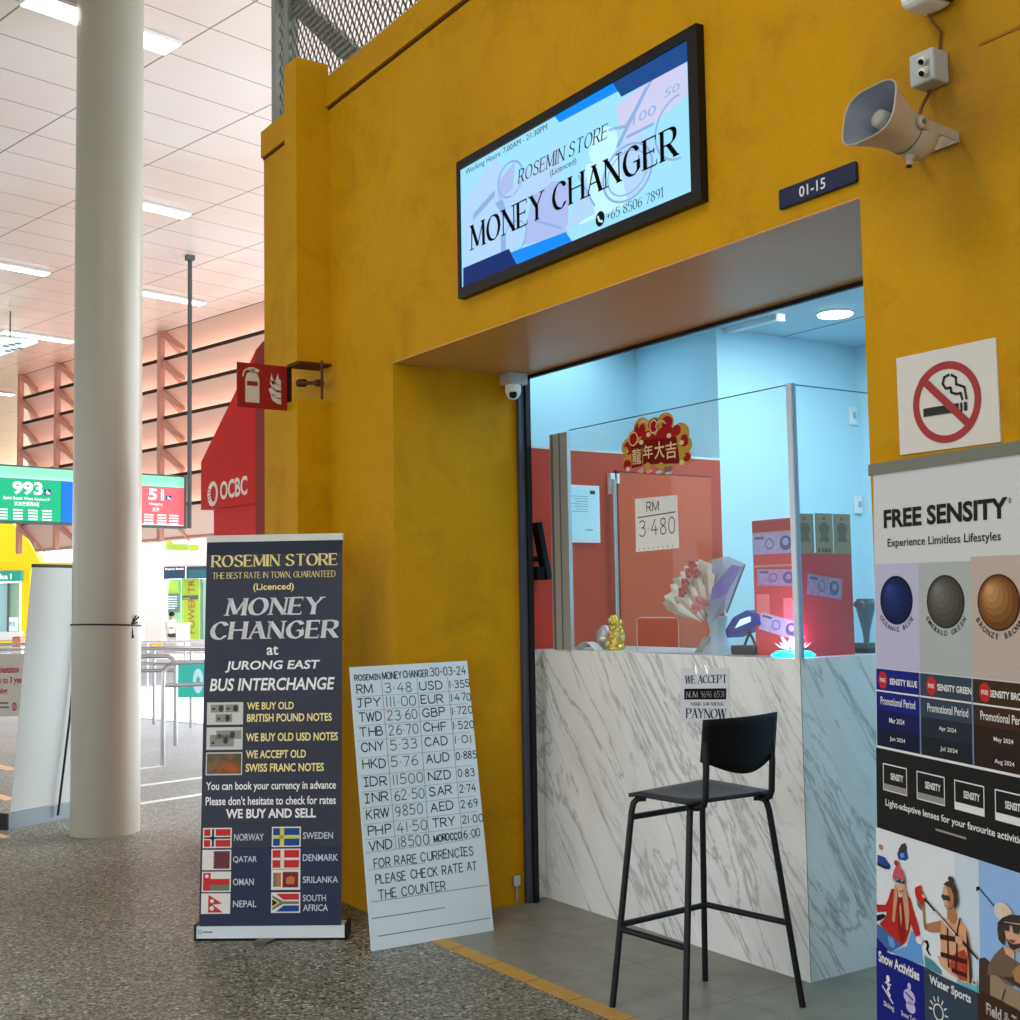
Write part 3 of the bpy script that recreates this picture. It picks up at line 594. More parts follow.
mb = MB(); farbox(163, 260, 2.58, 3.02, 45.2, .3, tealb, mb); farbox(185, 186, 2.58, 3.02, 45.19, .02, wht, mb); farbox(188, 260, 2.6, 2.9, 45.18, .02, M('sign_teal_mid', (56, 116, 126), .5, emit=.02), mb); S = Sheet(mb, bg(165, 45.18, 2.88), hr, (0, 0, 1), .01); S.text('Enquiry Booth', 0, 0, .68, .1, wht, 1, .02); mb.build('sign_strip', t)
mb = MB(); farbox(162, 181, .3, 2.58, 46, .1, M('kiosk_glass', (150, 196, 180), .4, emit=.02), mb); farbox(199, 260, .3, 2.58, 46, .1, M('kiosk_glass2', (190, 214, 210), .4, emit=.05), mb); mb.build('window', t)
mb = MB(); farbox(200, 202, .3, 2.58, 45.9, .1, M('kiosk_mullion', (128, 146, 160), .5), mb); mb.build('window_post', t)
mb = MB(); farbox(140, 260, 0, .3, 44.9, 1.6, offwhite, mb); mb.build('base', t)
mb = MB(); mb.prism([bg(166, 45.9, 2.0), bg(179, 45.9, 2.0), bg(177, 45.9, 2.53), bg(169, 45.9, 2.53)], hf*.02, lime); tag(mb.build('lime_poster'), 'lime tapered poster on the white kiosk window above the grey text board', 'poster')
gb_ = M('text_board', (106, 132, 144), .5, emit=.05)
mb = MB(); farbox(163, 180, 1.36, 2.05, 45.85, .03, gb_, mb); S = Sheet(mb, bg(163, 45.83, 1.36), hr, (0, 0, 1), .01)
for k in range(6): S.rect(.05, .56-k*.085, .52-(.08 if k == 5 else 0), .585-k*.085, wht)
tag(mb.build('text_board'), 'grey-blue board with white text lines behind the seated person', 'notice board')
mb = MB(); farbox(181.5, 199, .32, 2.58, 45.6, .06, lime, mb); S = Sheet(mb, bg(181.5, 45.58, .32), hr, (0, 0, 1), .01); og = M('ad_brown', (190, 124, 50), .6)
S.text('POWER TR', .24, .25, .48, 2.22, og, 1, .01, rot=1); S.rect(.02, 1.50, .6, 1.64, frm, 2); S.rect(.06, 1.53, .3, 1.56, lime, 3); S.rect(.2, 1.58, .56, 1.605, og, 3)
tag(mb.build('advert_banner'), 'lime green advertising banner with vertical brown lettering beside the white kiosk', 'banner')
mb = MB(); farbox(175.8, 186.8, .0, .95, 43.0, .4, white, mb); farbox(175.4, 187.2, .95, .99, 42.95, .5, white, mb); tag(mb.build('white_counter'), 'white counter box in front of the seated person', 'counter')
mb = MB(); mb.prism([bg(164, 44.2, .98), bg(166, 44.2, 1.06), bg(173.5, 44.2, .72), bg(170, 44.2, .42), bg(166, 44.2, .5)], hf*.05, M('white_cloth', (222, 226, 232), .6)); mb.tube([bg(167, 44.2, .5), bg(167, 44.2, 0)], .02, steel, 6); mb.tube([bg(171, 44.4, .5), bg(171, 44.4, 0)], .02, steel, 6)
tag(mb.build('white_chair'), 'white chair behind the seated person at the kiosk', 'chair')
mb = MB(); c = bg(158, 43.5, .12)
mb.lathe([(.16, -.12), (.2, .08), (.16, .1)], white, c, n=14)
for k in range(22): mb.ball(c+Vec((random.uniform(-.24, .24), random.uniform(-.2, .2), .14+random.uniform(0, .1))), .05, yb, 6)
tag(mb.build('yellow_flower_pot'), 'low pot of yellow flowers in front of the white kiosk', 'flower pot')
# seated person (far away)
def person(loc):
    rt, fd = hr, -hf*.2+hr*.5
    fd = fd.normalized(); sd = Vec((fd.y, -fd.x, 0)); up = Vec((0, 0, 1))
    K = lambda s, f, z: Vec(loc)+sd*s+fd*f+up*z
    bm_v = [K(0, 0, .62), K(0, -.02, .85), K(0, .03, 1.08), K(0, .05, 1.16), K(0, .08, 1.26), K(.17, .03, 1.06), K(.24, .06, .84), K(.2, .3, .82), K(-.17, .03, 1.06), K(-.24, .06, .84), K(-.2, .3, .82), K(.1, .05, .58), K(.12, .42, .56), K(.12, .40, .12), K(.12, .52, .06), K(-.1, .05, .58), K(-.12, .42, .56), K(-.12, .40, .12), K(-.12, .52, .06)]
    ed = [(0, 1), (1, 2), (2, 3), (3, 4), (2, 5), (5, 6), (6, 7), (2, 8), (8, 9), (9, 10), (0, 11), (11, 12), (12, 13), (13, 14), (0, 15), (15, 16), (16, 17), (17, 18)]
    rad = [.15, .14, .13, .055, .1, .06, .045, .032, .06, .045, .032, .09, .07, .045, .04, .09, .07, .045, .04]
    me = bpy.data.meshes.new('skel'); me.from_pydata(bm_v, ed, []); o = bpy.data.objects.new('skel', me); COL.objects.link(o)
    md = o.modifiers.new('skin', 'SKIN'); sv = me.skin_vertices[0].data
    for i, r in enumerate(rad): sv[i].radius = (r, r)
    sv[0].use_root = True
    o.modifiers.new('sub', 'SUBSURF').levels = 1
    dg = bpy.context.evaluated_depsgraph_get(); me2 = bpy.data.meshes.new_from_object(o.evaluated_get(dg)); bpy.data.objects.remove(o)
    for m in (M('skin', (196, 148, 120), .6), M('white_shirt', (236, 230, 230), .7), M('brown_trousers', (96, 70, 56), .7)): me2.materials.append(m)
    for p in me2.polygons:
        c = p.center; f = (c-Vec(loc)).dot(fd)
        p.material_index = 1 if .62 < c.z-loc[2] < 1.12 and f < .16 else (2 if .3 < c.z-loc[2] <= .70 and abs(c.z-loc[2]) > .45 else 0); p.use_smooth = True
    b = bpy.data.objects.new('person', me2); COL.objects.link(b)
    o0 = Vec((loc[0], loc[1], loc[2])); me2.transform(Matrix.Translation(-o0)); b.location = o0
    tag(b, 'person in a white top sitting beside the white counter at the kiosk', 'person')
    h = MB(); h.ball(K(0, .045, 1.31), .105, M('dark_hair', (24, 20, 20), .6), 12, (1, 1, .85)); h.build('hair', b)
    st = MB(); st.rbox(K(-.2, -.15, .40), K(.2, .22, .465), .02, white); st.tube([K(0, .05, .42), K(0, .05, 0)], .04, steel, 8)
    tag(st.build('stool'), 'small white stool under the seated person at the kiosk', 'stool')
person(bg(170.5, 43.9, 0))

# ================================================================== AROUND THE FACADE
# wire mesh screen on the parapet
t = thing('mesh_screen', (-5.5, 3.0, 4.46), 'grey framed wire mesh screen standing on top of the yellow facade', 'mesh screen')
wm = M('mesh_wire', (126, 128, 120), .5); fm = M('mesh_frame', (140, 146, 140), .5)
mb = MB(); x0, x1, z0, z1 = -6.98, -3.2, 4.50, 5.98; sp = .055
def clipline(c, sgn):
    pts = []
    # z - z0 = sgn*1.6*(x-c)
    xa = c; xb = c+(z1-z0)/1.6*sgn
    lo, hi = min(xa, xb), max(xa, xb); lo2, hi2 = max(lo, x0), min(hi, x1)
    if hi2 <= lo2: return None
    f = lambda x: z0+(x-c)*1.6*sgn
    return (lo2, f(lo2)), (hi2, f(hi2))
c = x0-1.2
while c < x1+1.2:
    for sg in (1, -1):
        q = clipline(c, sg)
        if q:
            (ax, az), (bx, bz) = q; w = .0085
            dx, dz = bx-ax, bz-az; L_ = math.hypot(dx, dz); nx, nz = -dz/L_*w, dx/L_*w
            mb.add([(ax+nx, 3.0, az+nz), (ax-nx, 3.0, az-nz), (bx-nx, 3.0, bz-nz), (bx+nx, 3.0, bz+nz)], [(0, 1, 2, 3)], wm)
    c += sp
mb.build('wire_mesh', t)
for x in (-7.03, -6.84, -4.45, -3.25):
    mb = MB(); mb.box((x-.03, 2.98, 4.3 if x < -6.95 else 4.46), (x+.03, 3.05, 6.0), fm); mb.build('post', t)
mb = MB(); mb.box((-7.0, 2.98, 4.462), (-3.2, 3.05, 4.53), fm); mb.box((-7.0, 2.98, 5.93), (-3.2, 3.05, 6.0), fm); mb.build('rail', t)
mb = MB(); q0 = at(286, -4, 1, 3.02); q1 = at(347, 53, 1, 3.02); mb.prism([q0-Vec((.09, 0, 0)), q0+Vec((.09, 0, 0)), q1+Vec((.09, 0, 0)), q1-Vec((.09, 0, 0))], (0, .05, 0), fm); mb.build('brace', t)
# valve in the boxing gap
t = thing('pipe_valve', (-6.2, 2.84, 2.65), 'small brown pipe valve in the gap of the yellow boxing', 'valve')
rust = M('rusty_brown', (84, 44, 22), .6)
vp = at(322, 400, 1, 2.84); mb = MB(); mb.tube([(vp.x, 2.84, 2.65), (vp.x, 2.84, 2.86)], .008, rust, 8); mb.build('pipe', t)
v0 = at(299, 383, 1, 2.80); v1 = at(321, 383, 1, 2.84); mb = MB(); mb.tube([v0, v0+(v1-v0)*.25, v0+(v1-v0)*.3, v0+(v1-v0)*.75, v0+(v1-v0)*.8, v1], [.022, .022, .010, .010, .02, .02], rust, 12); mb.build('valve_body', t)
mb = MB(); mb.box((-6.275, 2.735, 2.847), (-6.10, 2.92, 2.858), rust); mb.build('cover_plate', t)
# extinguisher sign
t = thing('extinguisher_sign', (-6.25, 2.58, 2.607), 'red projecting sign with white extinguisher and flame symbols', 'sign')
sr = M('sign_red', (150, 24, 20), .45); cream = M('sign_cream', (206, 196, 180), .5)
mb = MB(); mb.box((-6.256, 2.437, 2.607), (-6.248, 2.722, 2.85), sr); S = Sheet(mb, (-6.248, 2.437, 2.607), (0, 1, 0), (0, 0, 1), .001)
S.rect(.045, .03, .125, .155, cream, 1); S.poly([(.045, .155), (.125, .155), (.115, .185), (.095, .195), (.075, .195), (.055, .185)], cream, 1); S.rect(.075, .19, .098, .21, cream); S.poly([(.06, .205), (.12, .195), (.125, .21), (.09, .222), (.06, .218)], cream); S.line([(.062, .212), (.04, .2), (.032, .17)], .008, cream); S.rect(.055, .12, .115, .145, sr, 2)
for du, dv in ((0, 0), (-.012, .035), (-.005, .075)):
    S.poly([(.19+du, .075+dv), (.2+du, .05+dv), (.225+du, .035+dv), (.25, .03+dv), (.25, .06+dv), (.225, .062+dv), (.205+du, .085+dv)], cream)
S.poly([(.215, .155), (.235, .135), (.25, .13), (.25, .16), (.236, .175), (.232, .2)], cream); S.poly([(.188, .16), (.2, .14), (.215, .13), (.21, .155), (.2, .175), (.196, .2)], cream)
mb.build('sign_plate', t)
mb = MB(); mb.box((-6.262, 2.722, 2.652), (-6.236, 2.745, 2.845), black); mb.build('mount', t)
# bank kiosk
br = M('kiosk_red', (206, 36, 28), .6, spec=.2); brd = M('kiosk_shaded_red', (140, 28, 24), .5); brl = M('kiosk_lower_red', (214, 50, 44), .6, spec=.2)
t = thing('bank_kiosk', (-7.6, 3.2, 0), 'red bank kiosk with slanted top and white logo lettering behind the yellow facade', 'kiosk')
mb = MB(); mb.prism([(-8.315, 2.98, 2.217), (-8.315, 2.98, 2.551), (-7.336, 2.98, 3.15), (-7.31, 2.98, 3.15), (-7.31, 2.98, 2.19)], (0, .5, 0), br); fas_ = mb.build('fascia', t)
mb = MB(); mb.prism([(-7.32, 2.975, 0), (-7.32, 2.975, 3.155), (-7.2, 2.975, 3.19), (-7.06, 2.975, 3.19), (-7.06, 2.975, 0)], (0, .5, 0), brd); mb.build('side_trim', t)  # darker red paints the shade on this trim
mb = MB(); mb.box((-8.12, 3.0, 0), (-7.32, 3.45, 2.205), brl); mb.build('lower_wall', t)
mb = MB(); S = Sheet(mb, (-8.18, 2.978, 2.235), (1, 0, 0), (0, 0, 1), .001); kw = M('kiosk_white', (240, 226, 218), .5)
S.text('OCBC', .24, .02, .72, .145, kw, 1, .03); S.ell(.1, .075, .1, .085, kw, 1)
S.ell(.115, .075, .05, .055, br, 2)
for k in range(4): S.line([(.0, .03+k*.03), (.085, .06+k*.012)], .006, br, 2)
mb.build('logo', fas_)

# lit signboard on the facade
t = thing('lit_signboard', (-3.95, 2.9, 2.93), 'large lit money changer signboard in a black frame on the yellow facade', 'signboard')
fx0, fx1, fz0, fz1 = -4.715, -3.105, 2.916, 3.546
mb = MB(); fw_ = .035
for a, b in (((fx0, fz0), (fx1, fz0+.045)), ((fx0, fz1-.04), (fx1, fz1)), ((fx0, fz0+.045), (fx0+.02, fz1-.04)), ((fx1-.05, fz0+.045), (fx1, fz1-.04))): mb.box((a[0], 2.885, a[1]), (b[0], 2.92, b[1]), black)
mb.box((fx0+.005, 2.905, fz0+.005), (fx1-.005, 2.92, fz1-.005), black); mb.build('frame', t)
E_ = 1.0
scr = M('screen_cyan', (160, 226, 255), .4, emit=0.57); sc2 = M('screen_pale', (176, 214, 250), .4, emit=0.56); sc3 = M('screen_lilac', (172, 190, 240), .4, emit=0.53); sc4 = M('screen_light', (196, 246, 255), .4, emit=0.59)
snav = M('screen_navy', (14, 42, 110), .4, emit=0.50); sblu = M('screen_blue', (10, 140, 250), .4, emit=0.56); sink = M('screen_ink', (6, 8, 24), .4); sgre = M('screen_navy2', (26, 74, 140), .4, emit=0.50); sln = M('screen_line', (140, 178, 226), .4, emit=0.50); spk = M('screen_pink', (206, 206, 240), .4, emit=0.53)
mb = MB(); S = Sheet(mb, (-4.711, 2.895, 2.918), Vec((1, 0, 0)), (0, 0, .9905), .0006)
S.rect(.0, .02, 1.58, .62, scr, 0)
# faded picture of notes and coins
S.poly([(.03, .1), (.45, .05), (.55, .3), (.3, .56), (.05, .45)], sc2, 1); S.poly([(.5, .12), (.82, .08), (.84, .3), (.6, .36)], sc3, 1); S.poly([(.4, .28), (.8, .34), (.78, .47), (.44, .4)], sc2, 2); S.poly([(.9, .1), (1.2, .1), (1.15, .3), (.95, .33)], sc4, 1)
S.poly([(1.14, .5), (1.54, .55), (1.54, .4), (1.2, .32)], spk, 1); S.ell(1.2, .24, .16, .12, sc2, 1); S.ring(1.2, .22, .15, .11, .012, sln, 2); S.ring(1.2, .22, .12, .085, .008, sln, 2); S.ring(1.5, .3, .14, .12, .01, sln, 2, a0=PI*.5, a1=PI*1.5); S.ring(.45, .17, .09, .07, .008, sln, 2); S.ring(.42, .43, .1, .08, .012, sln, 2)
S.poly([(.12, .33), (.3, .39), (.3, .42), (.12, .36)], sln, 2); S.poly([(.32, .44), (.46, .5), (.44, .38), (.33, .36)], sc3, 2); S.ell(1.06, .37, .09, .07, sc4, 2)
S.line([(1.1, .42), (1.2, .4), (1.4, .56)], .012, sln, 2); S.line([(1.15, .34), (1.32, .5)], .02, sln, 2); S.text('100', 1.24, .39, 1.37, .425, sln, 3, shear=.2); S.text('50', 1.42, .43, 1.5, .46, sln, 3, shear=.2); S.rect(1.2, .35, 1.36, .362, sln, 3); S.rect(.34, .08, .38, .2, sln, 2)
S.poly([(.30, .36), (.36, .36), (.40, .27), (.37, .27)], sln, 3); S.poly([(.8, .1), (.95, .28), (1.0, .12)], sc2, 2); S.line([(.6, .2), (.78, .12)], .01, sln, 3); S.line([(.9, .3), (1.0, .15)], .01, sln, 3)
S.poly([(.747, .598), (.785, .556), (1.16, .550), (1.13, .598)], sblu, 4); S.poly([(1.127, .598), (1.18, .521), (1.57, .517), (1.57, .598)], sgre, 5)
S.poly([(.033, .133), (.404, .129), (.475, .03), (.03, .03)], snav, 5); S.poly([(.418, .110), (.812, .095), (.865, .03), (.475, .03)], sblu, 4)
S.text('Working Hours: 7.00AM - 21:30PM', .066, .548, .70, .581, sink, 6, 0)
S.serif('ROSEMIN STORE', .487, .392, 1.085, .447, sink, 1.3, .6, .18, 6, gap=2.6); S.text('(Licenced)', .715, .345, .892, .378, sink, 6)
S.serif('MONEY CHANGER', .108, .200, 1.477, .308, sink, 1.9, .55, 0, 6, gap=2.8)
S.ell(1.035, .088, .028, .03, sink, 6); S.line([(1.023, .1), (1.03, .082), (1.048, .074)], .009, sc4, 7)
S.serif('+65 8506 7891', 1.075, .069, 1.40, .105, sink, 1.1, .5, 0, 6, gap=1.6, sf=.9)
mb.build('lit_panel', t)

# unit number plate
mb = MB(); navy = M('plate_navy', (26, 36, 66), .45)
mb.rbox((-2.768, 2.905, 2.79), (-2.451, 2.92, 2.857), .008, navy); S = Sheet(mb, (-2.768, 2.9045, 2.79), (1, 0, 0), (0, 0, 1), .0008); S.text('01-15', .092, .015, .20, .050, M('plate_white', (220, 224, 228), .5), 1, .015)
tag(mb.build('unit_plate'), 'dark blue unit number plate above the shop opening', 'plate')
# no smoking sign
mb = MB(); nsw = M('sign_white_board', (214, 210, 202), .45); nsr = M('prohibit_red', (158, 46, 46), .5)
mb.box((-2.336, 2.914, 1.952), (-2.008, 2.92, 2.234), nsw); S = Sheet(mb, (-2.336, 2.9135, 1.952), (1, 0, 0), (0, 0, 1), .0008)
S.ring(.165, .13, .112, .114, .021, nsr, 1, 48); S.line([(.09, .205), (.24, .055)], .022, nsr, 3)
S.rect(.088, .098, .205, .122, black, 2); S.rect(.210, .098, .217, .122, black, 2); S.rect(.222, .098, .232, .122, black, 2)
S.line([(.178, .205), (.162, .200), (.156, .183), (.166, .168), (.182, .168), (.183, .155), (.198, .148), (.213, .148), (.218, .130)], .007, black, 2); S.line([(.186, .203), (.2, .194), (.2, .175), (.212, .17), (.226, .163), (.231, .130)], .007, black, 2)
tag(mb.build('no_smoking_sign'), 'square white no smoking sign on the yellow wall', 'sign')
# junction box, top device, horn
t = thing('junction_box', (-2.15, 2.88, 2.97), 'grey junction box with two caps above the horn loudspeaker', 'junction box')
gx = M('box_grey', (176, 180, 180), .5)
mb = MB(); mb.rbox((-2.20, 2.848, 2.975), (-2.118, 2.92, 3.068), .008, gx); box_ = mb.build('box', t)
for z in (3.045, 3.012):
    mb = MB(); mt = Matrix.Rotation(PI*.72, 3, 'X'); mb.lathe([(.008, 0), (.011, .018), (.012, .03), (.009, .032)], offwhite, (-2.142, 2.852, z), mt, 14); mb.lathe([(.0085, .0315), (.0085, .033)], black, (-2.142, 2.852, z), mt, 12); mb.build('cap', box_)
cab = M('cable_brown', (112, 66, 36), .6)
mb = MB(); mb.tube([at(930, 88, 1, 2.91), at(928, 95, 1, 2.905), at(922, 106, 1, 2.87), at(919, 116, 1, 2.80)], .005, cab, 8); tag(mb.build('cable'), 'brown cable from the grey junction box down to the horn loudspeaker', 'cable')
mb = MB(); mb.tube([(-2.145, 2.915, 3.065), (-2.142, 2.914, 3.10), (-2.135, 2.912, 3.13), (-2.15, 2.9, 3.16), (-2.160, 2.89, 3.19)], .004, cab, 8); tag(mb.build('cable'), 'thin brown cable from the grey junction box up to the white lamp housing', 'cable')
t = thing('wall_lamp', (-2.12, 2.86, 3.16), 'white wall lamp housing cut off by the top photo edge', 'lamp')
mb = MB(); mb.rbox((-2.195, 2.80, 3.185), (-2.085, 2.92, 3.33), .03, white, seg=4); mb.build('housing', t)
mb = MB(); mb.rbox((-2.09, 2.82, 3.19), (-2.078, 2.9, 3.23), .006, black); mb.build('vent', t)
# horn loudspeaker, opening outwards from the wall
t = thing('horn_loudspeaker', (-2.08, 2.7, 2.70), 'beige horn loudspeaker on a bracket above the unit number plate', 'loudspeaker')
hb = M('horn_beige', (186, 176, 160), .45, var=.08, vscale=12); hg = M('horn_inside', (132, 138, 150), .5, var=.1, vscale=15)
MC = at(869, 113, 1, 2.6); RC = at(931, 147, 1, 2.83); ax = (RC-MC).normalized()
xd = Vec((1, 0, 0)); xd = (xd-ax*xd.dot(ax)).normalized(); zd = ax.cross(xd) * -1
if zd.z < 0: zd = -zd
def ringpts(c, hx, hz, pw, n=40):
    out = []
    for k in range(n):
        th = 2*PI*k/n; cx, cz = math.cos(th), math.sin(th)
        out.append(c+xd*(hx*abs(cx)**(2/pw)*(1 if cx > 0 else -1))+zd*(hz*abs(cz)**(2/pw)*(1 if cz > 0 else -1)))
    return out
def loft(mb, rings, mat, cap0=False, cap1=False):
    n = len(rings[0]); vs = [p for r in rings for p in r]; fs = []
    for i in range(len(rings)-1):
        for k in range(n): fs.append((i*n+k, i*n+(k+1) % n, (i+1)*n+(k+1) % n, (i+1)*n+k))
    mb.add(vs, fs, mat, True)
    if cap0: mb.add(rings[0], [tuple(range(n))], mat)
    if cap1: mb.add(rings[-1], [tuple(range(n))], mat)
st = [(0, .094, .080, 3.4), (.010, .091, .077, 3.4), (.045, .077, .067, 2.9), (.085, .067, .060, 2.4), (.125, .060, .057, 2), (.142, .058, .056, 2)]
mb = MB(); loft(mb, [ringpts(MC+ax*d, a, b, p) for d, a, b, p in st], hb)
loft(mb, [ringpts(MC+ax*0, .094, .080, 3.4), ringpts(MC-ax*.004, .0925, .0785, 3.4), ringpts(MC, .091, .077, 3.4)], hb)
bell_ = mb.build('bell', t)
mb = MB(); loft(mb, [ringpts(MC+ax*(d+.002), max(.02, a-.003-d*.12), max(.02, b-.003-d*.1), p) for d, a, b, p in st[:5]], hg, False, True); mb.build('bell_inside', bell_)
mb = MB(); loft(mb, [ringpts(MC+ax*d, r, r, 2, 20) for d, r in ((.03, .012), (.032, .024), (.06, .026), (.12, .03))], M('horn_core', (158, 156, 148), .5), True); mb.build('phase_plug', bell_)
mb = MB(); loft(mb, [ringpts(MC+ax*d, r, r, 2) for d, r in ((.141, .058), (.146, .059), (.19, .058), (.212, .05), (.22, .03))], hb, False, True); mb.build('driver_cover', t)
mb = MB(); loft(mb, [ringpts(MC+ax*d, r, r, 2) for d, r in ((.137, .0592), (.141, .0592))], frm); mb.build('seam', t)
mb = MB()
for sg in (1, -1):
    p0 = MC+ax*.125+xd*.066*sg; q = Vec((p0.x-.035, 2.915, p0.z+.012))
    dirv = (q-p0); wv = Vec((0, 0, .014)); mb.prism([p0+wv-dirv*.05, p0-wv-dirv*.05, q-wv, q+wv], (xd*.004*sg), hb)
    mb.lathe([(.017, 0), (.017, .008), (.01, .009)], hb, p0, Matrix.Rotation(PI/2*sg, 3, 'Y'), 18); mb.lathe([(.008, .009), (.008, .012)], frm, p0, Matrix.Rotation(PI/2*sg, 3, 'Y'), 12)
ca = Vec((MC.x+ax.x*.125-.035, 2.917, MC.z+ax.z*.125+.012)); mb.box((ca.x-.07, 2.912, ca.z-.016), (ca.x+.07, 2.92, ca.z+.016), hb); mb.build('bracket', t)
mb = MB(); g0 = MC+ax*.165-zd*.056; mb.tube([g0+zd*.01, g0-zd*.012, g0-zd*.013, g0-zd*.03], [.013, .013, .009, .009], hb, 12); mb.tube([g0-zd*.03, g0-zd*.034], .008, rust, 10); mb.build('cable_gland', t)
# CCTV camera
t = thing('dome_camera', (-5.345, 3.6, 2.60), 'white dome security camera on a grey box under the soffit', 'camera')
mb = MB(); mb.rbox((-5.40, 3.55, 2.68), (-5.30, 3.665, 2.742), .006, greypl); mb.build('mount_box', t)
cc = Vec((-5.345, 3.60, 2.68)); mb = MB(); mb.lathe([(.040, 0), (.042, -.012), (.042, -.035), (.036, -.055), (.022, -.073), (.005, -.078)], white, cc, n=28); dome_ = mb.build('dome', t)
mb = MB(); dv = (Vec((0, 0, 1.2))-cc).normalized(); lc = cc+Vec((0, 0, -.04)); q = dv.to_track_quat('Z', 'Y').to_matrix(); mb.lathe([(.022, .025), (.020, .036), (.005, .040)], black, lc+Vec((0, 0, -.006)), q, 20); mb.build('lens', dome_)
# roller shutter guide
t = thing('shutter_guide', (-5.385, 3.685, 0), 'dark vertical shutter guide rail at the left edge of the shop opening', 'guide rail')
mb = MB(); mb.box((-5.403, 3.655, 0), (-5.375, 3.69, 2.742), M('guide_grey', (74, 80, 92), .45, .3)); mb.build('channel', t)
mb = MB(); mb.box((-5.403, 3.69, 0), (-5.36, 3.72, 2.742), black); mb.build('slot', t)
# small bolt on jamb base
mb = MB(); mb.box((-5.404, 3.58, .10), (-5.385, 3.62, .15), steel); mb.tube([(-5.39, 3.6, .1), (-5.39, 3.6, .02)], .007, steel, 8); tag(mb.build('floor_bolt'), 'small steel bolt latch at the foot of the yellow jamb', 'bolt')

# ================================================================== COUNTER AND GLASS
t = thing('service_counter', (-4.5, 4.0, 0), 'white marble service counter with grey diagonal veins in the shop opening', 'counter')
HT = 1.295
mb = MB(); mb.box((-5.4495, 3.815, .003), (-3.6, 3.835, HT), marble); mb.build('front_panel', t)
mb = MB(); mb.box((-3.62, 3.835, .003), (-3.6, 5.1, HT), marble); mb.build('return_panel', t)
mb = MB(); mb.box((-5.4495, 3.7215, .003), (-5.435, 3.815, HT), marble); mb.build('side_panel', t)
mb = MB(); mb.prism([(-5.435, 3.817, HT-.015), (-3.602, 3.817, HT-.015), (-3.602, 5.1, HT-.015), (-3.95, 5.1, HT-.015), (-3.95, 4.35, HT-.015), (-5.435, 4.35, HT-.015)], (0, 0, .0155), M('countertop_pale', (198, 208, 212), .35)); mb.build('countertop', t)
CT = HT+.0005
mb = MB(); mb.box((-3.6, 3.815, .003), (-3.598, 3.817, HT), M('seam_dark', (110, 120, 124), .5)); mb.build('corner_seam', t)
# glass screen
t = thing('glass_screen', (-4.4, 3.83, CT), 'clear glass counter screen with an aluminium post and a small service cutout', 'glass screen')
g0, g1, gz = -5.16, -3.614, 2.43
def cut(r=.022):
    a, b, z0, z1 = -4.641, -4.342, CT, 1.463
    left = [(a, z0), (a, z1-r)]+[(a+r-r*math.cos(q), z1-r+r*math.sin(q)) for q in (PI/8, PI/4, PI*3/8)]+[(a+r, z1)]
    right = [(b-r, z1)]+[(b-r+r*math.sin(q), z1-r+r*math.cos(q)) for q in (PI/8, PI/4, PI*3/8)]+[(b, z1-r), (b, z0)]
    return left, right
lf, rg = cut()
mb = MB(); Y0 = 3.822
def pane(pts): mb.add([(x, Y0, z) for x, z in pts], [tuple(range(len(pts)))], glass)
pane([(g0, CT), (-4.641, CT), (-4.641, gz), (g0, gz)]); pane([(-4.342, CT), (g1, CT), (g1, gz), (-4.342, gz)]); pane(lf[1:]+rg[:-1]+[(-4.342, gz), (-4.641, gz)])
mb.build('front_pane', t)
mb = MB(); pts = lf+rg; S = Sheet(mb, (0, Y0-.004, 0), (1, 0, 0), (0, 0, 1), .0005); S.line(pts, .006, M('glass_highlight', (206, 198, 186), .3), 0); mb.build('cutout_highlight', t)  # pale strip paints the highlight along the cut edge
mb = MB(); mb.add([(-3.606, 3.825, CT), (-3.606, 5.1, CT), (-3.606, 5.1, gz), (-3.606, 3.825, gz)], [(0, 1, 2, 3)], glass); mb.build('return_pane', t)
ge = M('glass_green_edge', (56, 92, 96), .3)
mb = MB(); mb.box((g0, Y0-.003, gz), (g1, Y0+.003, gz+.004), ge); mb.box((-3.609, 3.83, gz), (-3.603, 5.1, gz+.004), ge); mb.build('top_edge', t)
mb = MB()
for a, b, c in ((-5.315, -5.235, M('alu_satin', (176, 176, 168), .45, .25)), (-5.235, -5.222, frm), (-5.222, -5.16, M('alu_pale', (196, 204, 208), .35, .6))): mb.box((a, 3.806, CT), (b, 3.828, gz-.005), c)
mb.box((-5.30, 3.803, CT), (-5.285, 3.806, gz-.005), M('alu_dark', (128, 128, 122), .4, .6)); mb.build('post', t)
mb = MB(); ap = M('acrylic_post', (214, 226, 236), .25, .1); mb.box((-3.624, 3.812, CT), (-3.598, 3.838, gz+.006), ap); mb.box((-3.598, 3.822, CT), (-3.594, 3.838, gz+.006), M('post_blue_grey', (150, 176, 206), .3)); mb.build('corner_post', t)

# ---- papers on the glass and the counter
ink = M('pen_ink', (54, 58, 74), .6)
P = [at(*q, 1, 3.816) for q in ((636, 552), (679, 548), (677, 495), (635, 499))]
mb = MB(); o_, ux = P[0], (P[1]-P[0]); W = ux.length; Hh = (P[3]-P[0]).length; pw = M('paper_white', (244, 244, 240), .6)
mb.prism(P, (0, .0015, 0), pw); S = Sheet(mb, P[0]+Vec((0, -.0006, 0)), ux, (P[3]-P[0])/Hh, .0006)
S.pen('RM', W*.28, Hh*.73, W*.56, Hh*.90, ink, .005); S.line([(W*.06, Hh*.64), (W*.94, Hh*.66)], .005, ink); S.pen('3.480', W*.1, Hh*.28, W*.92, Hh*.57, ink, .005)
for k in range(8): S.rect(W*(.08+k*.11), Hh*.035, W*(.1+k*.11), Hh*.06, frm)
tag(mb.build('rate_paper'), 'white handwritten rate paper taped to the counter glass', 'paper sign')
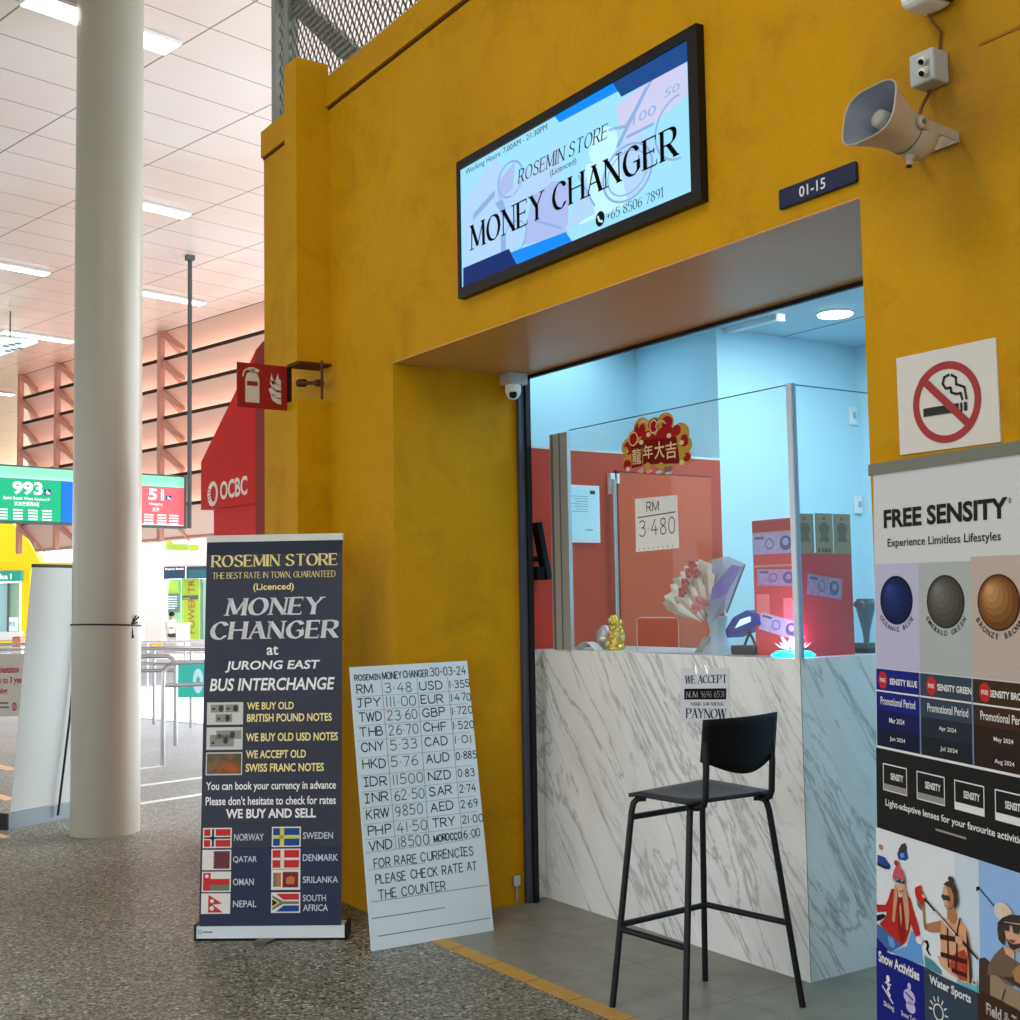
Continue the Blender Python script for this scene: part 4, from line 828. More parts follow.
# new year decoration
t = thing('new_year_decoration', (-4.46, 3.812, 2.18), 'red and gold lunar new year paper cutout stuck on the glass', 'decoration')
rd = M('paper_red', (176, 22, 20), .5); rdd = M('paper_deep_red', (126, 8, 8), .5); gd = M('paper_gold', (206, 164, 70), .4); crm = M('paper_cream', (240, 214, 160), .5); pinkp = M('paper_pink', (236, 170, 150), .5); grp = M('paper_grey', (206, 206, 206), .5)
O = Vec((-4.72, 3.8135, 2.175)); mb = MB(); S = Sheet(mb, O, (1, 0, 0), (0, 0, 1), .0005)
sc_ = .52/815
def dz(x, y, sl=0): return ((x-105)*sc_, (700-y)*sc_ * .98+ (x-105)*sc_*.0)
X = lambda x, y: ((x-105)*sc_, ((705-y)-(x-105)*.17)*sc_*.80)
EC = [0]
def E(x, y, rx, ry, mat, l, n=20): EC[0] += 1; u, v = X(x, y); S.ell(u, v, rx*sc_, ry*sc_*.85, mat, l+EC[0]*.012, n)
for x, y, r in ((190, 470, 85), (170, 620, 60), (270, 390, 90), (350, 280, 95), (500, 280, 100), (620, 230, 95), (780, 330, 100), (830, 430, 75), (820, 540, 70), (440, 480, 160), (600, 480, 180), (300, 520, 120)): E(x, y, r, r*.95, gd, 0)
for x, y, r in ((190, 480, 62), (170, 640, 48), (245, 385, 52), (330, 300, 66), (490, 255, 62), (640, 230, 62), (740, 300, 50), (820, 390, 55), (845, 540, 40), (420, 400, 90), (620, 380, 120)): E(x, y, r, r*.95, rd, 1)
S.poly([X(220, 440), X(345, 420), X(350, 640), X(225, 670)], rdd, 2); S.poly([X(350, 400), X(740, 360), X(770, 600), X(360, 630)], rdd, 2)
for i, (ch, x0, x1, y0, y1) in enumerate((('龍', 232, 338, 640, 470), ('年', 362, 475, 580, 430), ('大', 492, 605, 575, 395), ('吉', 615, 740, 570, 395))):
    a = X(x0, y0); b = X(x1, y1-(x1-x0)*.115*0); S.text(ch, a[0], a[1], b[0], b[1], crm, 3, .012)
for x, y in ((165, 510), (345, 420), (430, 345), (660, 350), (795, 410), (790, 590), (180, 680), (340, 690)): E(x, y, 26, 22, crm, 3, 10)
for x, y in ((150, 500), (800, 520), (410, 640), (560, 630)): E(x, y, 34, 30, gd, 3, 12)
for cx, sg in ((365, 1), (580, -1)):
    for k in range(3): S.ring(*X(cx+sg*10, 270-k*12), (60-k*16)*sc_, (52-k*14)*sc_, 8*sc_, gd if k % 2 else crm, 3, 18, PI*.1, PI*1.0)
for x in (330, 430, 540, 650): E(x, 690, 42, 16, pinkp if x < 500 else grp, 4, 12)
for k in range(3): u, v = X(600, 690-k*18); S.rect(u, v, u+.05, v+.006, frm, 5)
S.ring(*X(490, 270), .03, .035, .006, crm, 3, 16); S.ring(*X(825, 400), .035, .05, .008, gd, 3, 16); S.ring(*X(250, 390), .035, .035, .006, crm, 3, 16)
mb.build('paper_cutout', t)
# payment notice on the counter front
P = [at(*q, 1, 3.813) for q in ((680, 722), (730, 723), (729, 668), (681, 668.5))]
mb = MB(); mb.prism(P, (0, .0015, 0), M('paper_cool', (218, 224, 232), .35)); W = (P[1]-P[0]).length; Hh = (P[3]-P[0]).length; S = Sheet(mb, P[0]+Vec((0, -.0006, 0)), P[1]-P[0], (P[3]-P[0])/Hh, .0006)
bk_ = M('print_black', (22, 22, 28), .6)
S.serif('WE ACCEPT', W*.10, Hh*.72, W*.92, Hh*.86, bk_, 1.9, .6, 0, 1); S.rect(W*.08, Hh*.42, W*.92, Hh*.62, bk_); S.serif('NUM: 9696 6531', W*.13, Hh*.46, W*.88, Hh*.57, M('print_light', (224, 224, 224), .5), 1.1, .6, 0, 2, gap=1.7, sf=.9)
S.serif('NAME: SAFARENA', W*.22, Hh*.31, W*.86, Hh*.37, bk_, 1.7, .6, 0, 1); S.serif('PAYNOW', W*.14, Hh*.08, W*.92, Hh*.25, bk_, 1.9, .6, 0, 1)
for a, b in ((.30, .33), (.5, .55)): S.line([(W*a, Hh*1.04), (W*b, Hh*.9)], .006, wht, 3)
tag(mb.build('payment_notice'), 'white printed payment notice in a clear sleeve on the marble counter front', 'notice')

# ================================================================== INSIDE THE SHOP
# door, certificate, monitor, switches, lights
t = thing('door_1', (-5.44, 4.71, 0), 'red shop door in the red partition with a tall metal bar', 'door'); struct(t)
mb = MB(); mb.box((-5.45, 4.36, .003), (-5.435, 5.06, 2.262), reddoor); mb.build('door_leaf', t)
mb = MB(); mb.box((-5.45, 4.345, .003), (-5.438, 4.357, 2.275), M('door_gap', (96, 20, 16), .7)); mb.box((-5.45, 4.345, 2.262), (-5.438, 5.07, 2.27), M('door_gap')); mb.build('door_frame', t)
mb = MB(); mb.tube([(-5.415, 4.315, 1.40), (-5.415, 4.315, 2.22)], .014, alu, 12); mb.box((-5.45, 4.297, 2.14), (-5.42, 4.328, 2.255), white); mb.box((-5.445, 4.352, 2.20), (-5.43, 4.368, 2.255), white); lab(mb.build('pull_bar', t), 'tall aluminium bar with white top fitting')
t = thing('framed_certificate', (-5.44, 4.14, 1.865), 'white framed certificate on the red partition', 'certificate')
mb = MB(); mb.box((-5.45, 3.975, 1.865), (-5.43, 4.222, 2.18), white); mb.build('frame', t)
mb = MB(); mb.box((-5.432, 3.990, 1.880), (-5.4285, 4.207, 2.165), M('certificate_paper', (186, 226, 240), .3, emit=.1)); S = Sheet(mb, (-5.428, 4.0, 1.882), (0, 1, 0), (0, 0, 1), .0006); S.rect(.155, .25, .19, .27, navy)
for k in range(7): S.rect(.03+.012*(k % 3), .235-k*.014, .14, .2375-k*.014, frm)
S.rect(.12, .05, .17, .055, frm); mb.build('paper', t)
t = thing('wall_monitor', (-5.40, 3.8, 1.65), 'black monitor on a wall arm seen edge-on beside the shutter guide', 'monitor')
mt = Matrix.Translation((-5.39, 3.80, 1.80)) @ Matrix.Rotation(.2, 4, 'X')
mb = MB(); mb.rbox((-.03, -.018, -.14), (.03, .018, .17), .006, black, mt); mb.build('screen_back', t)
mb = MB(); mb.box((-5.45, 3.74, 1.76), (-5.40, 3.80, 1.785), black); mb.box((-5.44, 3.745, 1.66), (-5.36, 3.79, 1.73), black); mb.build('arm', t)
for y, z, lb in ((6.33, 2.72, 'upper small white switch on the pale shop wall'), (6.35, 2.14, 'lower white switch box on the pale shop wall')):
    mb = MB(); mb.rbox((-5.45, y-.03, z-.06), (-5.425, y+.03, z+.06), .006, white); mb.box((-5.425, y-.012, z-.02), (-5.42, y+.012, z+.02), greypl); tag(mb.build('wall_switch'), lb, 'switch')
t = thing('downlight', (-4.832, 5.506, 3.17), 'round white ceiling downlight inside the shop', 'downlight')
mb = MB(); mb.lathe([(.115, .01), (.115, -.002), (.10, -.004)], white, (-4.832, 5.506, 3.175), n=32); mb.build('rim', t)
mb = MB(); mb.lathe([(.098, -.005), (.095, -.010)], M('downlight_glow', (255, 255, 252), .5, emit=9), (-4.832, 5.506, 3.175), n=32); mb.build('lens', t)
t = thing('batten_light', (-5.2, 5.3, 3.14), 'slim white batten light along the shop ceiling', 'ceiling light')
b0 = at(590, 372, 2, 3.15); b1 = at(779, 319.5, 2, 3.15)
mb = MB(); mb.box((-6.1, b1.y-.02, 3.15), (b1.x, b1.y+.03, 3.18), white); mb.build('housing', t)
mb = MB(); mb.box((b1.x, b1.y-.02, 3.14), (b1.x+.02, b1.y+.03, 3.18), wht); mb.build('end_cap', t)

# things on the counter
gold = M('gold_shiny', (214, 170, 60), .25, .8); goldl = M('gold_pale', (226, 214, 120), .3, .6); silver = M('silver_shiny', (206, 196, 186), .25, .8)
t = thing('gold_statue', (-4.985, 3.95, CT), 'small shiny gold figurine on the counter behind the glass', 'figurine')
mb = MB(); c = Vec((-4.975, 3.95, CT)); mb.lathe([(.045, 0), (.05, .015), (.04, .025)], gold, c, n=20)
for k in range(46):
    h = random.uniform(.02, .165); r = .042*(1-.55*(h/.17)**2); a = random.uniform(0, 2*PI)
    mb.ball(c+Vec((r*math.cos(a)*.8, r*math.sin(a)*.8, h)), random.uniform(.012, .02), random.choice((gold, gold, goldl)), 8)
mb.lathe([(.034, .02), (.036, .08), (.024, .15), (.008, .178)], gold, c, n=16); mb.build('body', t)
t = thing('silver_bowl', (-5.06, 3.93, CT), 'small silver lidded bowl left of the gold figurine', 'bowl')
c = Vec((-5.072, 3.96, CT)); mb = MB(); mb.lathe([(.022, 0), (.03, .01), (.046, .05), (.048, .065), (.044, .07)], silver, c, n=22); mb.build('bowl', t)
mb = MB(); mb.lathe([(.045, .07), (.038, .1), (.02, .118), (.006, .126)], M('silver_dull', (190, 190, 196), .4, .5), c, n=22); mb.build('lid', t)
mb = MB(); pa = [(-5.16+.17*k/8, .04*math.sin(PI*k/8)) for k in range(9)]
for (xa, za), (xb, zb) in zip(pa, pa[1:]): mb.prism([(xa-.02, 3.845, CT+za), (xb-.02, 3.845, CT+zb), (xb-.02, 3.90, CT+zb), (xa-.02, 3.90, CT+za)], (0, 0, .002), white)
tag(mb.build('curled_receipt'), 'curled white paper slip on the counter by the aluminium post', 'paper')
# money bouquet
t = thing('money_bouquet', (-4.30, 4.02, CT), 'fan bouquet of folded banknotes and red flowers in clear wrapping', 'bouquet')
base = Vec((-4.30, 4.02, CT)); note = M('note_paper', (236, 228, 212), .6, var=.10, vscale=30); noted = M('note_dark', (120, 106, 88), .6, var=.2, vscale=40); notem = M('note_mid', (186, 168, 142), .6, var=.15, vscale=40); rosy = M('flower_red', (190, 40, 44), .6); rosp = M('flower_pink', (214, 120, 124), .6)
def BQ(r, deg, y=0): 
    a = math.radians(deg); return base+Vec((r*math.sin(a), y, .11+r*math.cos(a)))
NN = 19
for k in range(NN):
    d0 = -66+k*88/NN; r = .30+.016*(k % 2); mb = MB(); yo = -.05+.012*(k % 4)
    mb.add([BQ(.08, d0+3, yo+.02), BQ(r*.7, d0-6.5, yo), BQ(r*.98, d0-6.5, yo-.015), BQ(r*1.04, d0, yo-.035), BQ(r*.98, d0+6.5, yo-.015), BQ(r*.7, d0+6.5, yo), BQ(r*.75, d0, yo-.03)], [(0, 1, 6), (0, 6, 5), (1, 2, 3, 6), (6, 3, 4, 5)], note if k % 5 else notem); mb.build('banknote', t)
for k in range(12):
    d0 = -58+k*74/12; r = .2+.03*(k % 3); mb = MB(); mb.add([BQ(.06, d0, -.05), BQ(r, d0-7, -.075), BQ(r*1.08, d0, -.092), BQ(r, d0+7, -.075)], [(0, 1, 2), (0, 2, 3)], notem if k % 3 == 1 else note); mb.build('banknote', t)
mb = MB(); mb.add([BQ(.03, -20, 0)]+[BQ(.29+.008*(k % 2), -70+k*98/18, .0) for k in range(19)], [tuple(range(20))], M('note_backing', (206, 192, 168), .7, var=.15, vscale=25)); mb.build('paper_backing', t)
for r, d0, m_ in ((.27, -14, rosy), (.235, -24, rosy), (.21, -34, rosy), (.26, -4, rosy), (.12, 10, rosp), (.10, -18, rosp), (.13, -2, rosp), (.30, -8, rosy)):
    mb = MB(); c = BQ(r, d0, -.105)
    for q in range(6): mb.ball(c+Vec((.016*math.cos(q), -.004*(q % 3), .016*math.sin(q))), .0105, m_, 7)
    mb.build('flower', t)
wr = M('wrap_film', (176, 190, 206), .2, alpha=.75); wv = M('wrap_violet', (126, 116, 186), .3, alpha=.85)
mb = MB(); mb.add([BQ(.02, 0, -.06), BQ(.33, 12, -.08), BQ(.36, 22, -.05), BQ(.355, 34, .0), BQ(.13, 40, 0)], [(0, 1, 2), (0, 2, 3), (0, 3, 4)], wr)
mb.add([BQ(.14, 22, -.085), BQ(.2, 18, -.085), BQ(.34, 30, -.06), BQ(.345, 35, -.02), BQ(.2, 36, -.05)], [(0, 1, 2, 3, 4)], wv)
mb.build('wrapping', t)
mb = MB(); mb.tube([BQ(.36, 36, -.02), BQ(.1, 40, 0)], .005, frm, 6); mb.build('wrap_stick', t)
mb = MB(); mb.lathe([(.075, 0), (.05, .05), (.036, .10), (.05, .17)], M('wrap_pale', (172, 190, 196), .35), base, n=18)
mb.prism([base+Vec((-.13, -.03, .0)), base+Vec((-.02, -.06, .0)), base+Vec((.0, -.05, .075)), base+Vec((-.06, -.03, .075))], (0, .01, 0), M('tag_print', (150, 156, 150), .6, var=.3, vscale=60)); mb.build('stem_wrap', t)
# blue detector lamp
t = thing('blue_desk_lamp', (-4.07, 4.0, CT), 'small blue lamp on a black base beside the banknote bouquet', 'lamp')
bl = M('lamp_blue', (0, 46, 150), .5, spec=.1)
c = Vec((-4.07, 4.0, CT)); mb = MB(); mb.rbox(c+Vec((-.075, -.05, 0)), c+Vec((.075, .05, .04)), .006, black); mb.build('base', t)
mb = MB()
for dx in (-.015, .015): mb.tube([c+Vec((dx*2.4, 0, .035)), c+Vec((dx, 0, .075)), c+Vec((-dx*.5, 0, .10))], .006, black, 8)
mb.build('stem', t)
mt = Matrix.Translation(c+Vec((0, 0, .14))) @ Matrix.Rotation(-.3, 4, 'Y'); mb = MB(); mb.prism([mt @ Vec(p) for p in ((-.11, -.05, -.035), (.10, -.05, -.035), (.10, -.05, .01), (.05, -.05, .045), (-.04, -.05, .04), (-.11, -.05, -.0))], (0, .1, 0), bl); hood_ = mb.build('hood', t)
mb = MB(); mb.prism([mt @ Vec(p) for p in ((-.045, -.052, -.01), (.06, -.052, -.01), (.065, -.052, .012), (.0, -.052, .018))], (0, .003, 0), M('lamp_tube', (190, 225, 250), .3, emit=.7)); mb.build('tube', hood_)
# banknote display boards in the glass corner
disp = M('display_red', (206, 62, 66), .35); dispw = M('display_paper', (190, 150, 140), .5)
notes = {'blue': M('note_blue', (172, 172, 222), .5, var=.2, vscale=50), 'violet': M('note_violet', (178, 150, 200), .5, var=.25, vscale=50), 'tan': M('note_tan', (158, 146, 116), .6, var=.15, vscale=50), 'white': M('note_white', (196, 204, 232), .5, var=.15, vscale=50), 'mauve': M('note_mauve', (176, 150, 176), .5, var=.3, vscale=40)}
def banknote(S, name, u0, v0, u1, v1, tilt=0, parent=None, vertical=False, txt=None):
    mb = MB(); T = Sheet(mb, S.O, S.U, S.V, S.step); cu, cv = (u0+u1)/2, (v0+v1)/2; ct, st_ = math.cos(tilt), math.sin(tilt)
    R = lambda u, v: (cu+(u-cu)*ct-(v-cv)*st_, cv+(u-cu)*st_+(v-cv)*ct)
    w, h = u1-u0, v1-v0; dk = noted if name == 'tan' else M('note_ink', (92, 92, 132), .6)
    T.poly([R(u0, v0), R(u1, v0), R(u1, v1), R(u0, v1)], notes[name], 3)
    b_ = .06*min(w, h)
    if vertical:
        pc = R(cu, v0+h*.62); T.ell(*pc, w*.3, h*.16, dk, 4, 16); T.poly([R(u0+w*.2, v0+h*.3), R(u1-w*.2, v0+h*.3), R(u1-w*.35, v0+h*.5), R(u0+w*.35, v0+h*.5)], dk, 4); T.ell(*R(cu, v0+h*.88), w*.1, h*.05, dk, 4, 10)
    else:
        T.ell(*R(u0+w*.77, cv), w*.14, h*.36, dk, 4, 16); T.ell(*R(u0+w*.77, cv+h*.06), w*.07, h*.18, notes[name], 5, 12); T.ring(*R(u0+w*.4, cv), w*.1, h*.28, w*.02, dk, 4, 16)
        T.poly([R(u0+w*.06, v0+h*.75), R(u0+w*.28, v0+h*.75), R(u0+w*.28, v0+h*.88), R(u0+w*.06, v0+h*.88)], dk, 4)
    if txt: T.text(txt, u0+w*.15, v0+h*.04, u0+w*.85, v0+h*.14, bk_, 5, .01)
    return mb.build('banknote', parent)
Yd = 3.97; A = at(752, 521, 1, Yd); B = at(757, 652, 1, Yd); Cc = at(792, 519, 1, Yd)
x0, x1, zt = A.x, Cc.x+.05, A.z
t = thing('banknote_display', ((x0+x1)/2, Yd, CT), 'red banknote display board left of the glass corner post', 'display board', 'red boards pinned with banknotes')
mb = MB(); mb.box((x0, Yd, CT), (x1, Yd+.006, zt), disp); S = Sheet(mb, (x0, Yd-.0005, CT), (1, 0, 0), (0, 0, 1), .0005); W = x1-x0; Hh = zt-CT
S.rect(0, Hh*.895, W, Hh*.99, M('display_deep', (170, 34, 36), .4)); S.rect(W*.05, Hh*.29, W*.32, Hh*.45, M('display_salmon', (238, 130, 126), .4)); S.rect(W*.6, Hh*.24, W*.9, Hh*.42, M('display_salmon')); S.rect(0, Hh*.895, W, Hh*.91, dispw, 2); S.rect(0, Hh*.65, W, Hh*.665, dispw, 2)
mb.build('board', t); Sd = S
banknote(Sd, 'blue', 0, Hh*.745, W*.9, Hh*.895, 0, t); banknote(Sd, 'violet', W*.08, Hh*.51, W*.92, Hh*.63, -.03, t); banknote(Sd, 'white', W*.1, Hh*.15, W*.95, Hh*.28, -.2, t)
Xd = -3.70; A = at(801, 553, 0, Xd); B = at(855, 652, 0, Xd); y0, y1 = A.y-.03, B.y; zt = at(848, 553, 0, Xd).z
t = thing('banknote_display', (Xd, (y0+y1)/2, CT), 'red banknote display board right of the glass corner post with tan notes along its top', 'display board', 'red boards pinned with banknotes')
mb = MB(); mb.box((Xd-.006, y0, CT), (Xd, y1, zt), disp); S = Sheet(mb, (Xd+.0005, y0, CT), (0, 1, 0), (0, 0, 1), .0005); mb.build('board', t); W = y1-y0; Hh = zt-CT; h2 = .17
for k, q in enumerate((.0, .345, .675)): banknote(S, 'tan', W*q, Hh-.005, W*(q+.32), Hh+h2-(.004 if k == 0 else 0), 0, t, True, '100' if k == 1 else None)
banknote(S, 'mauve', W*.17, Hh*.57, W*.80, Hh*.77, -.12, t)
# crystal lotus lamp at the corner
t = thing('lotus_lamp', (-3.70, 3.885, CT), 'glowing crystal lotus lamp with cyan base in the glass corner', 'lamp')
c = Vec((-3.735, 3.92, CT)); mb = MB(); cy = M('cyan_glow', (20, 214, 236), .4, emit=1.4); mb.lathe([(.085, 0), (.095, .010), (.07, .026), (.02, .03)], cy, c, n=24); mb.build('base', t)
pt = M('petal_crystal', (246, 240, 255), .2, emit=.7)
for ring_, (r, tilt, n, ln) in enumerate(((.045, 1.0, 8, .06), (.03, .55, 6, .07))):
    for k in range(n):
        a = 2*PI*k/n+ring_*.4; d_ = Vec((math.cos(a), math.sin(a), 0)); s_ = Vec((-math.sin(a), math.cos(a), 0)); b0 = c+d_*r*.6+Vec((0, 0, .03)); tip = b0+d_*ln*math.sin(tilt)+Vec((0, 0, ln*math.cos(tilt))); mid = (b0+tip)/2
        mb = MB(); mb.add([b0, mid+s_*.014, tip, mid-s_*.014, mid+d_*.006-Vec((0, 0, .004))], [(0, 1, 4), (1, 2, 4), (2, 3, 4), (3, 0, 4), (0, 3, 2, 1)], pt); mb.build('petal', t)
# trophy
t = thing('trophy', (-3.75, 4.40, CT), 'dark crystal trophy on a black plinth at the counter return', 'trophy')
c = Vec((-3.75, 4.40, CT)); cr = M('crystal_smoke', (104, 116, 128), .12, .4)
mb = MB(); mb.box(c+Vec((-.045, -.05, 0)), c+Vec((.045, .05, .022)), black); mb.box(c+Vec((-.035, -.038, .022)), c+Vec((.035, .038, .045)), M('plinth_grey', (88, 94, 96), .3)); mb.build('plinth', t)
mb = MB(); mb.lathe([(.012, .045), (.016, .09), (.03, .15), (.042, .2), (.044, .225), (.036, .24)], cr, c, n=10); mb.build('cup', t)
mb = MB()
for k in range(5):
    a = 2*PI*k/5; mb.ball(c+Vec((.035*math.cos(a), .035*math.sin(a), .215)), .016, cr, 8)
mb.build('crown', t)

# ================================================================== STANDING BOARDS
# dark blue pull-up banner
u = Vec((.585, .811, 0)).normalized(); bk = Vec((-u.y, u.x, 0)); O = Vec((-5.74, 2.041, 0)); V = Vec((0, 0, 1))+bk*.08
t = thing('pull_up_banner', O+u*.34, 'dark blue money changer pull-up banner with flags and gold lettering', 'banner')
bn = M('banner_navy', (64, 68, 82), .42, var=.12, vscale=3); bnt = M('banner_top_navy', (48, 54, 68), .42); bnb = M('banner_bottom_navy', (52, 58, 84), .42)
bw = M('banner_white', (250, 250, 250), .5); bgold = M('banner_gold', (252, 236, 160), .5); bsil = M('banner_silver', (236, 238, 240), .5); bfr = M('banner_pale', (214, 214, 208), .5); bgr = M('note_grey', (150, 150, 142), .5); bdg = M('note_grey_dark', (70, 72, 70), .5)
mb = MB(); S = Sheet(mb, O-bk*.0, u, V, .0008)
pts = [S.p(.008, .06), S.p(.675, .06), S.p(.668, 1.868), S.p(.002, 1.868)]
mb.prism(pts, bk*.003, bn); S.rect(.003, 1.80, .667, 1.866, bnt, 1); S.rect(.009, .06, .672, .42, bnb, 1)
S.serif('ROSEMIN STORE', .033, 1.742, .640, 1.796, bgold, 2.1, .8, 0, 2, gap=2.4); S.serif('THE BEST RATE IN TOWN, GUARANTEED', .035, 1.684, .634, 1.713, bgold, 1.6, .7, 0, 2, gap=1.9, sf=.9); S.text('(Licenced)', .235, 1.616, .433, 1.658, bgold, 2, .015)
S.serif('MONEY', .108, 1.507, .560, 1.586, bsil, 2.3, .9, .17, 2, gap=2.8); S.serif('CHANGER', .036, 1.393, .638, 1.473, bsil, 2.4, .9, .12, 2, gap=2.8)
S.text('at', .305, 1.313, .362, 1.357, bw, 2, .015); S.text('JURONG EAST', .105, 1.232, .555, 1.287, bw, 2, .022, .16); S.text('BUS INTERCHANGE', .033, 1.145, .628, 1.205, bw, 2, .022, .13)
for s_, a, b, c_, d_ in (('WE BUY OLD', .215, 1.055, .44, 1.091), ('BRITISH POUND NOTES', .216, .998, .623, 1.036), ('WE BUY OLD USD NOTES', .213, .907, .653, .946), ('WE ACCEPT OLD', .214, .828, .501, .866), ('SWISS FRANC NOTES', .214, .765, .587, .804)): S.text(s_, a, b, c_, d_, bgold, 2, .022)
S.text('You can book your currency in advance', .026, .672, .645, .721, bw, 2, .016); S.text("Please don't hesitate to check for rates", .026, .613, .645, .654, bw, 2, .016); S.text('WE BUY AND SELL', .124, .552, .551, .596, bw, 2, .03)
for k, (v0, v1) in enumerate(((.987, 1.092), (.870, .975), (.752, .858))):
    S.rect(.023, v0, .197, v1, bfr, 2)
    if k < 2:
        for a, b, c_, d_ in (((.04, .058, .105, .095), (.11, .058, .175, .095), (.065, .012, .145, .05)) if k == 0 else ((.07, .05, .19, .09), (.04, .015, .155, .07))): S.rect(a, v0+b, c_, v0+d_, bgr, 3); S.ell((a+c_)/2+.018, v0+(b+d_)/2, .012, .016, bdg, 4, 12); S.rect(a+.008, v0+b+.012, a+.022, v0+b+.022, bdg, 4)
    else: S.rect(.028, v0+.006, .192, v1-.006, M('note_brown', (120, 100, 76), .5, var=.4, vscale=18), 3); S.poly([(.07, v0+.008), (.18, v0+.008), (.17, v0+.06), (.1, v0+.055)], M('note_ochre', (170, 96, 50), .5, var=.3, vscale=25), 4)
fr_, fb_, fy_, fw2 = M('flag_red', (204, 52, 56), .5), M('flag_blue', (38, 78, 150), .5), M('flag_yellow', (222, 214, 100), .5), M('flag_white', (232, 228, 222), .5)
fnv = M('flag_navy', (36, 48, 84), .5); fmar = M('flag_maroon', (110, 62, 70), .5); fgn = M('flag_green', (116, 128, 104), .5); fbk = M('flag_black', (40, 38, 40), .5); forg = M('flag_orange', (206, 120, 70), .5)
def flag(u0, v0, k):
    W, H_ = .137, .092; S.rect(u0, v0, u0+W, v0+H_, fw2, 2); a, b, c_, d_ = u0+.006, v0+.006, u0+W-.006, v0+H_-.006; w, h = c_-a, d_-b
    R = lambda x0, y0, x1, y1, m, l=3: S.rect(a+w*x0, b+h*y0, a+w*x1, b+h*y1, m, l)
    if k == 'NO': R(0, 0, 1, 1, fr_); R(.24, 0, .44, 1, fw2, 4); R(0, .38, 1, .62, fw2, 4); R(.3, 0, .38, 1, fnv, 5); R(0, .45, 1, .55, fnv, 5)
    if k == 'SE': R(0, 0, 1, 1, fb_); R(.26, 0, .42, 1, fy_, 4); R(0, .4, 1, .6, fy_, 4)
    if k == 'DK': R(0, 0, 1, 1, fr_); R(.3, 0, .44, 1, fw2, 4); R(0, .43, 1, .57, fw2, 4)
    if k == 'QA':
        R(.42, 0, 1, 1, fmar)
        for i in range(8): S.poly([(a+w*.42, b+h*i/8), (a+w*.42, b+h*(i+1)/8), (a+w*.36, b+h*(i+.5)/8)], fmar, 3)
    if k == 'OM': R(0, 0, .28, 1, fr_); R(.28, .33, 1, .66, fr_); R(.28, 0, 1, .33, fgn); S.ell(a+w*.14, b+h*.82, .009, .009, fw2, 4, 8)
    if k == 'NP':
        S.poly([(a+w*.22, b), (a+w*.78, b), (a+w*.34, b+h*.5), (a+w*.22, b+h*.55)], fr_, 3); S.poly([(a+w*.22, b+h*.42), (a+w*.75, b+h*.5), (a+w*.22, b+h)], fr_, 3); S.ell(a+w*.36, b+h*.24, .011, .011, fw2, 4, 10); S.ell(a+w*.36, b+h*.64, .010, .009, fw2, 4, 10)
    if k == 'LK': R(.03, .1, .16, .9, fgn); R(.16, .1, .32, .9, forg); R(.38, .06, .97, .94, fmar, 3); R(.43, .14, .92, .86, M('flag_dark_red', (140, 40, 44), .5), 4); S.poly([(a+w*.52, b+h*.25), (a+w*.82, b+h*.25), (a+w*.85, b+h*.6), (a+w*.7, b+h*.72), (a+w*.52, b+h*.6)], forg, 5)
    if k == 'ZA':
        R(0, .66, 1, 1, fr_); R(0, 0, 1, .34, fb_); S.poly([(a, b+h), (a+w*.14, b+h), (a+w*.45, b+h*.62), (a+w, b+h*.62), (a+w, b+h*.38), (a+w*.45, b+h*.38), (a+w*.14, b), (a, b)], fw2, 4); S.poly([(a, b+h*.92), (a+w*.4, b+h*.58), (a+w, b+h*.58), (a+w, b+h*.42), (a+w*.4, b+h*.42), (a, b+h*.08)], fgn, 5); S.poly([(a, b+h*.8), (a+w*.28, b+h*.5), (a, b+h*.2)], fy_, 6); S.poly([(a, b+h*.7), (a+w*.2, b+h*.5), (a, b+h*.3)], fbk, 7)
for k, u0, v0 in (('NO', .017, .418), ('QA', .016, .318), ('OM', .017, .219), ('NP', .016, .121), ('SE', .344, .420), ('DK', .343, .320), ('LK', .344, .226), ('ZA', .345, .123)): flag(u0, v0, k)
bcy = M('banner_steel_blue', (200, 214, 224), .5)
for s_, a, b, c_, d_ in (('NORWAY', .165, .450, .306, .482), ('QATAR', .162, .348, .275, .380), ('OMAN', .164, .248, .262, .279), ('NEPAL', .166, .150, .276, .180), ('SWEDEN', .491, .455, .633, .486), ('DENMARK', .492, .355, .657, .386), ('SRILANKA', .493, .256, .658, .286), ('SOUTH', .494, .174, .602, .203), ('AFRICA', .495, .130, .612, .160)): S.text(s_, a, b, c_, d_, bcy, 2, .012)
mb.build('printed_sheet', t)
mb = MB(); mb.prism([S.p(.0, 1.862, 4), S.p(.67, 1.862, 4), S.p(.67, 1.895, 4), S.p(.0, 1.895, 4)], bk*.018, M('banner_rail', (206, 206, 200), .4, .3)); mb.build('top_rail', t)
mb = MB(); Q = lambda a, z, d: O+u*a+Vec((0, 0, z))-bk*.004+bk*d
mb.prism([Q(-.005, .012, 0), Q(.692, .012, 0), Q(.692, .066, 0), Q(-.005, .066, 0)], bk*.10, M('cassette_pale', (222, 234, 240), .35)); Sc = Sheet(mb, Q(-.005, .012, -.001), u, (0, 0, 1), .0008); Sc.ring(.02, .03, .009, .009, .003, frm, 1, 12); Sc.rect(.034, .026, .08, .033, bgr, 1); cas_ = mb.build('cassette', t)
for a in (-.012, .692):
    mb = MB(); mb.prism([Q(a, .004, -.004), Q(a+.010, .004, -.004), Q(a+.010, .076, -.004), Q(a, .076, -.004)], bk*.12, black); mb.build('end_cap', cas_)
mb = MB(); mb.prism([Q(0, .0, .004), Q(.69, .0, .004), Q(.69, .012, .004), Q(0, .012, .004)], bk*.09, black); mb.build('base', t)
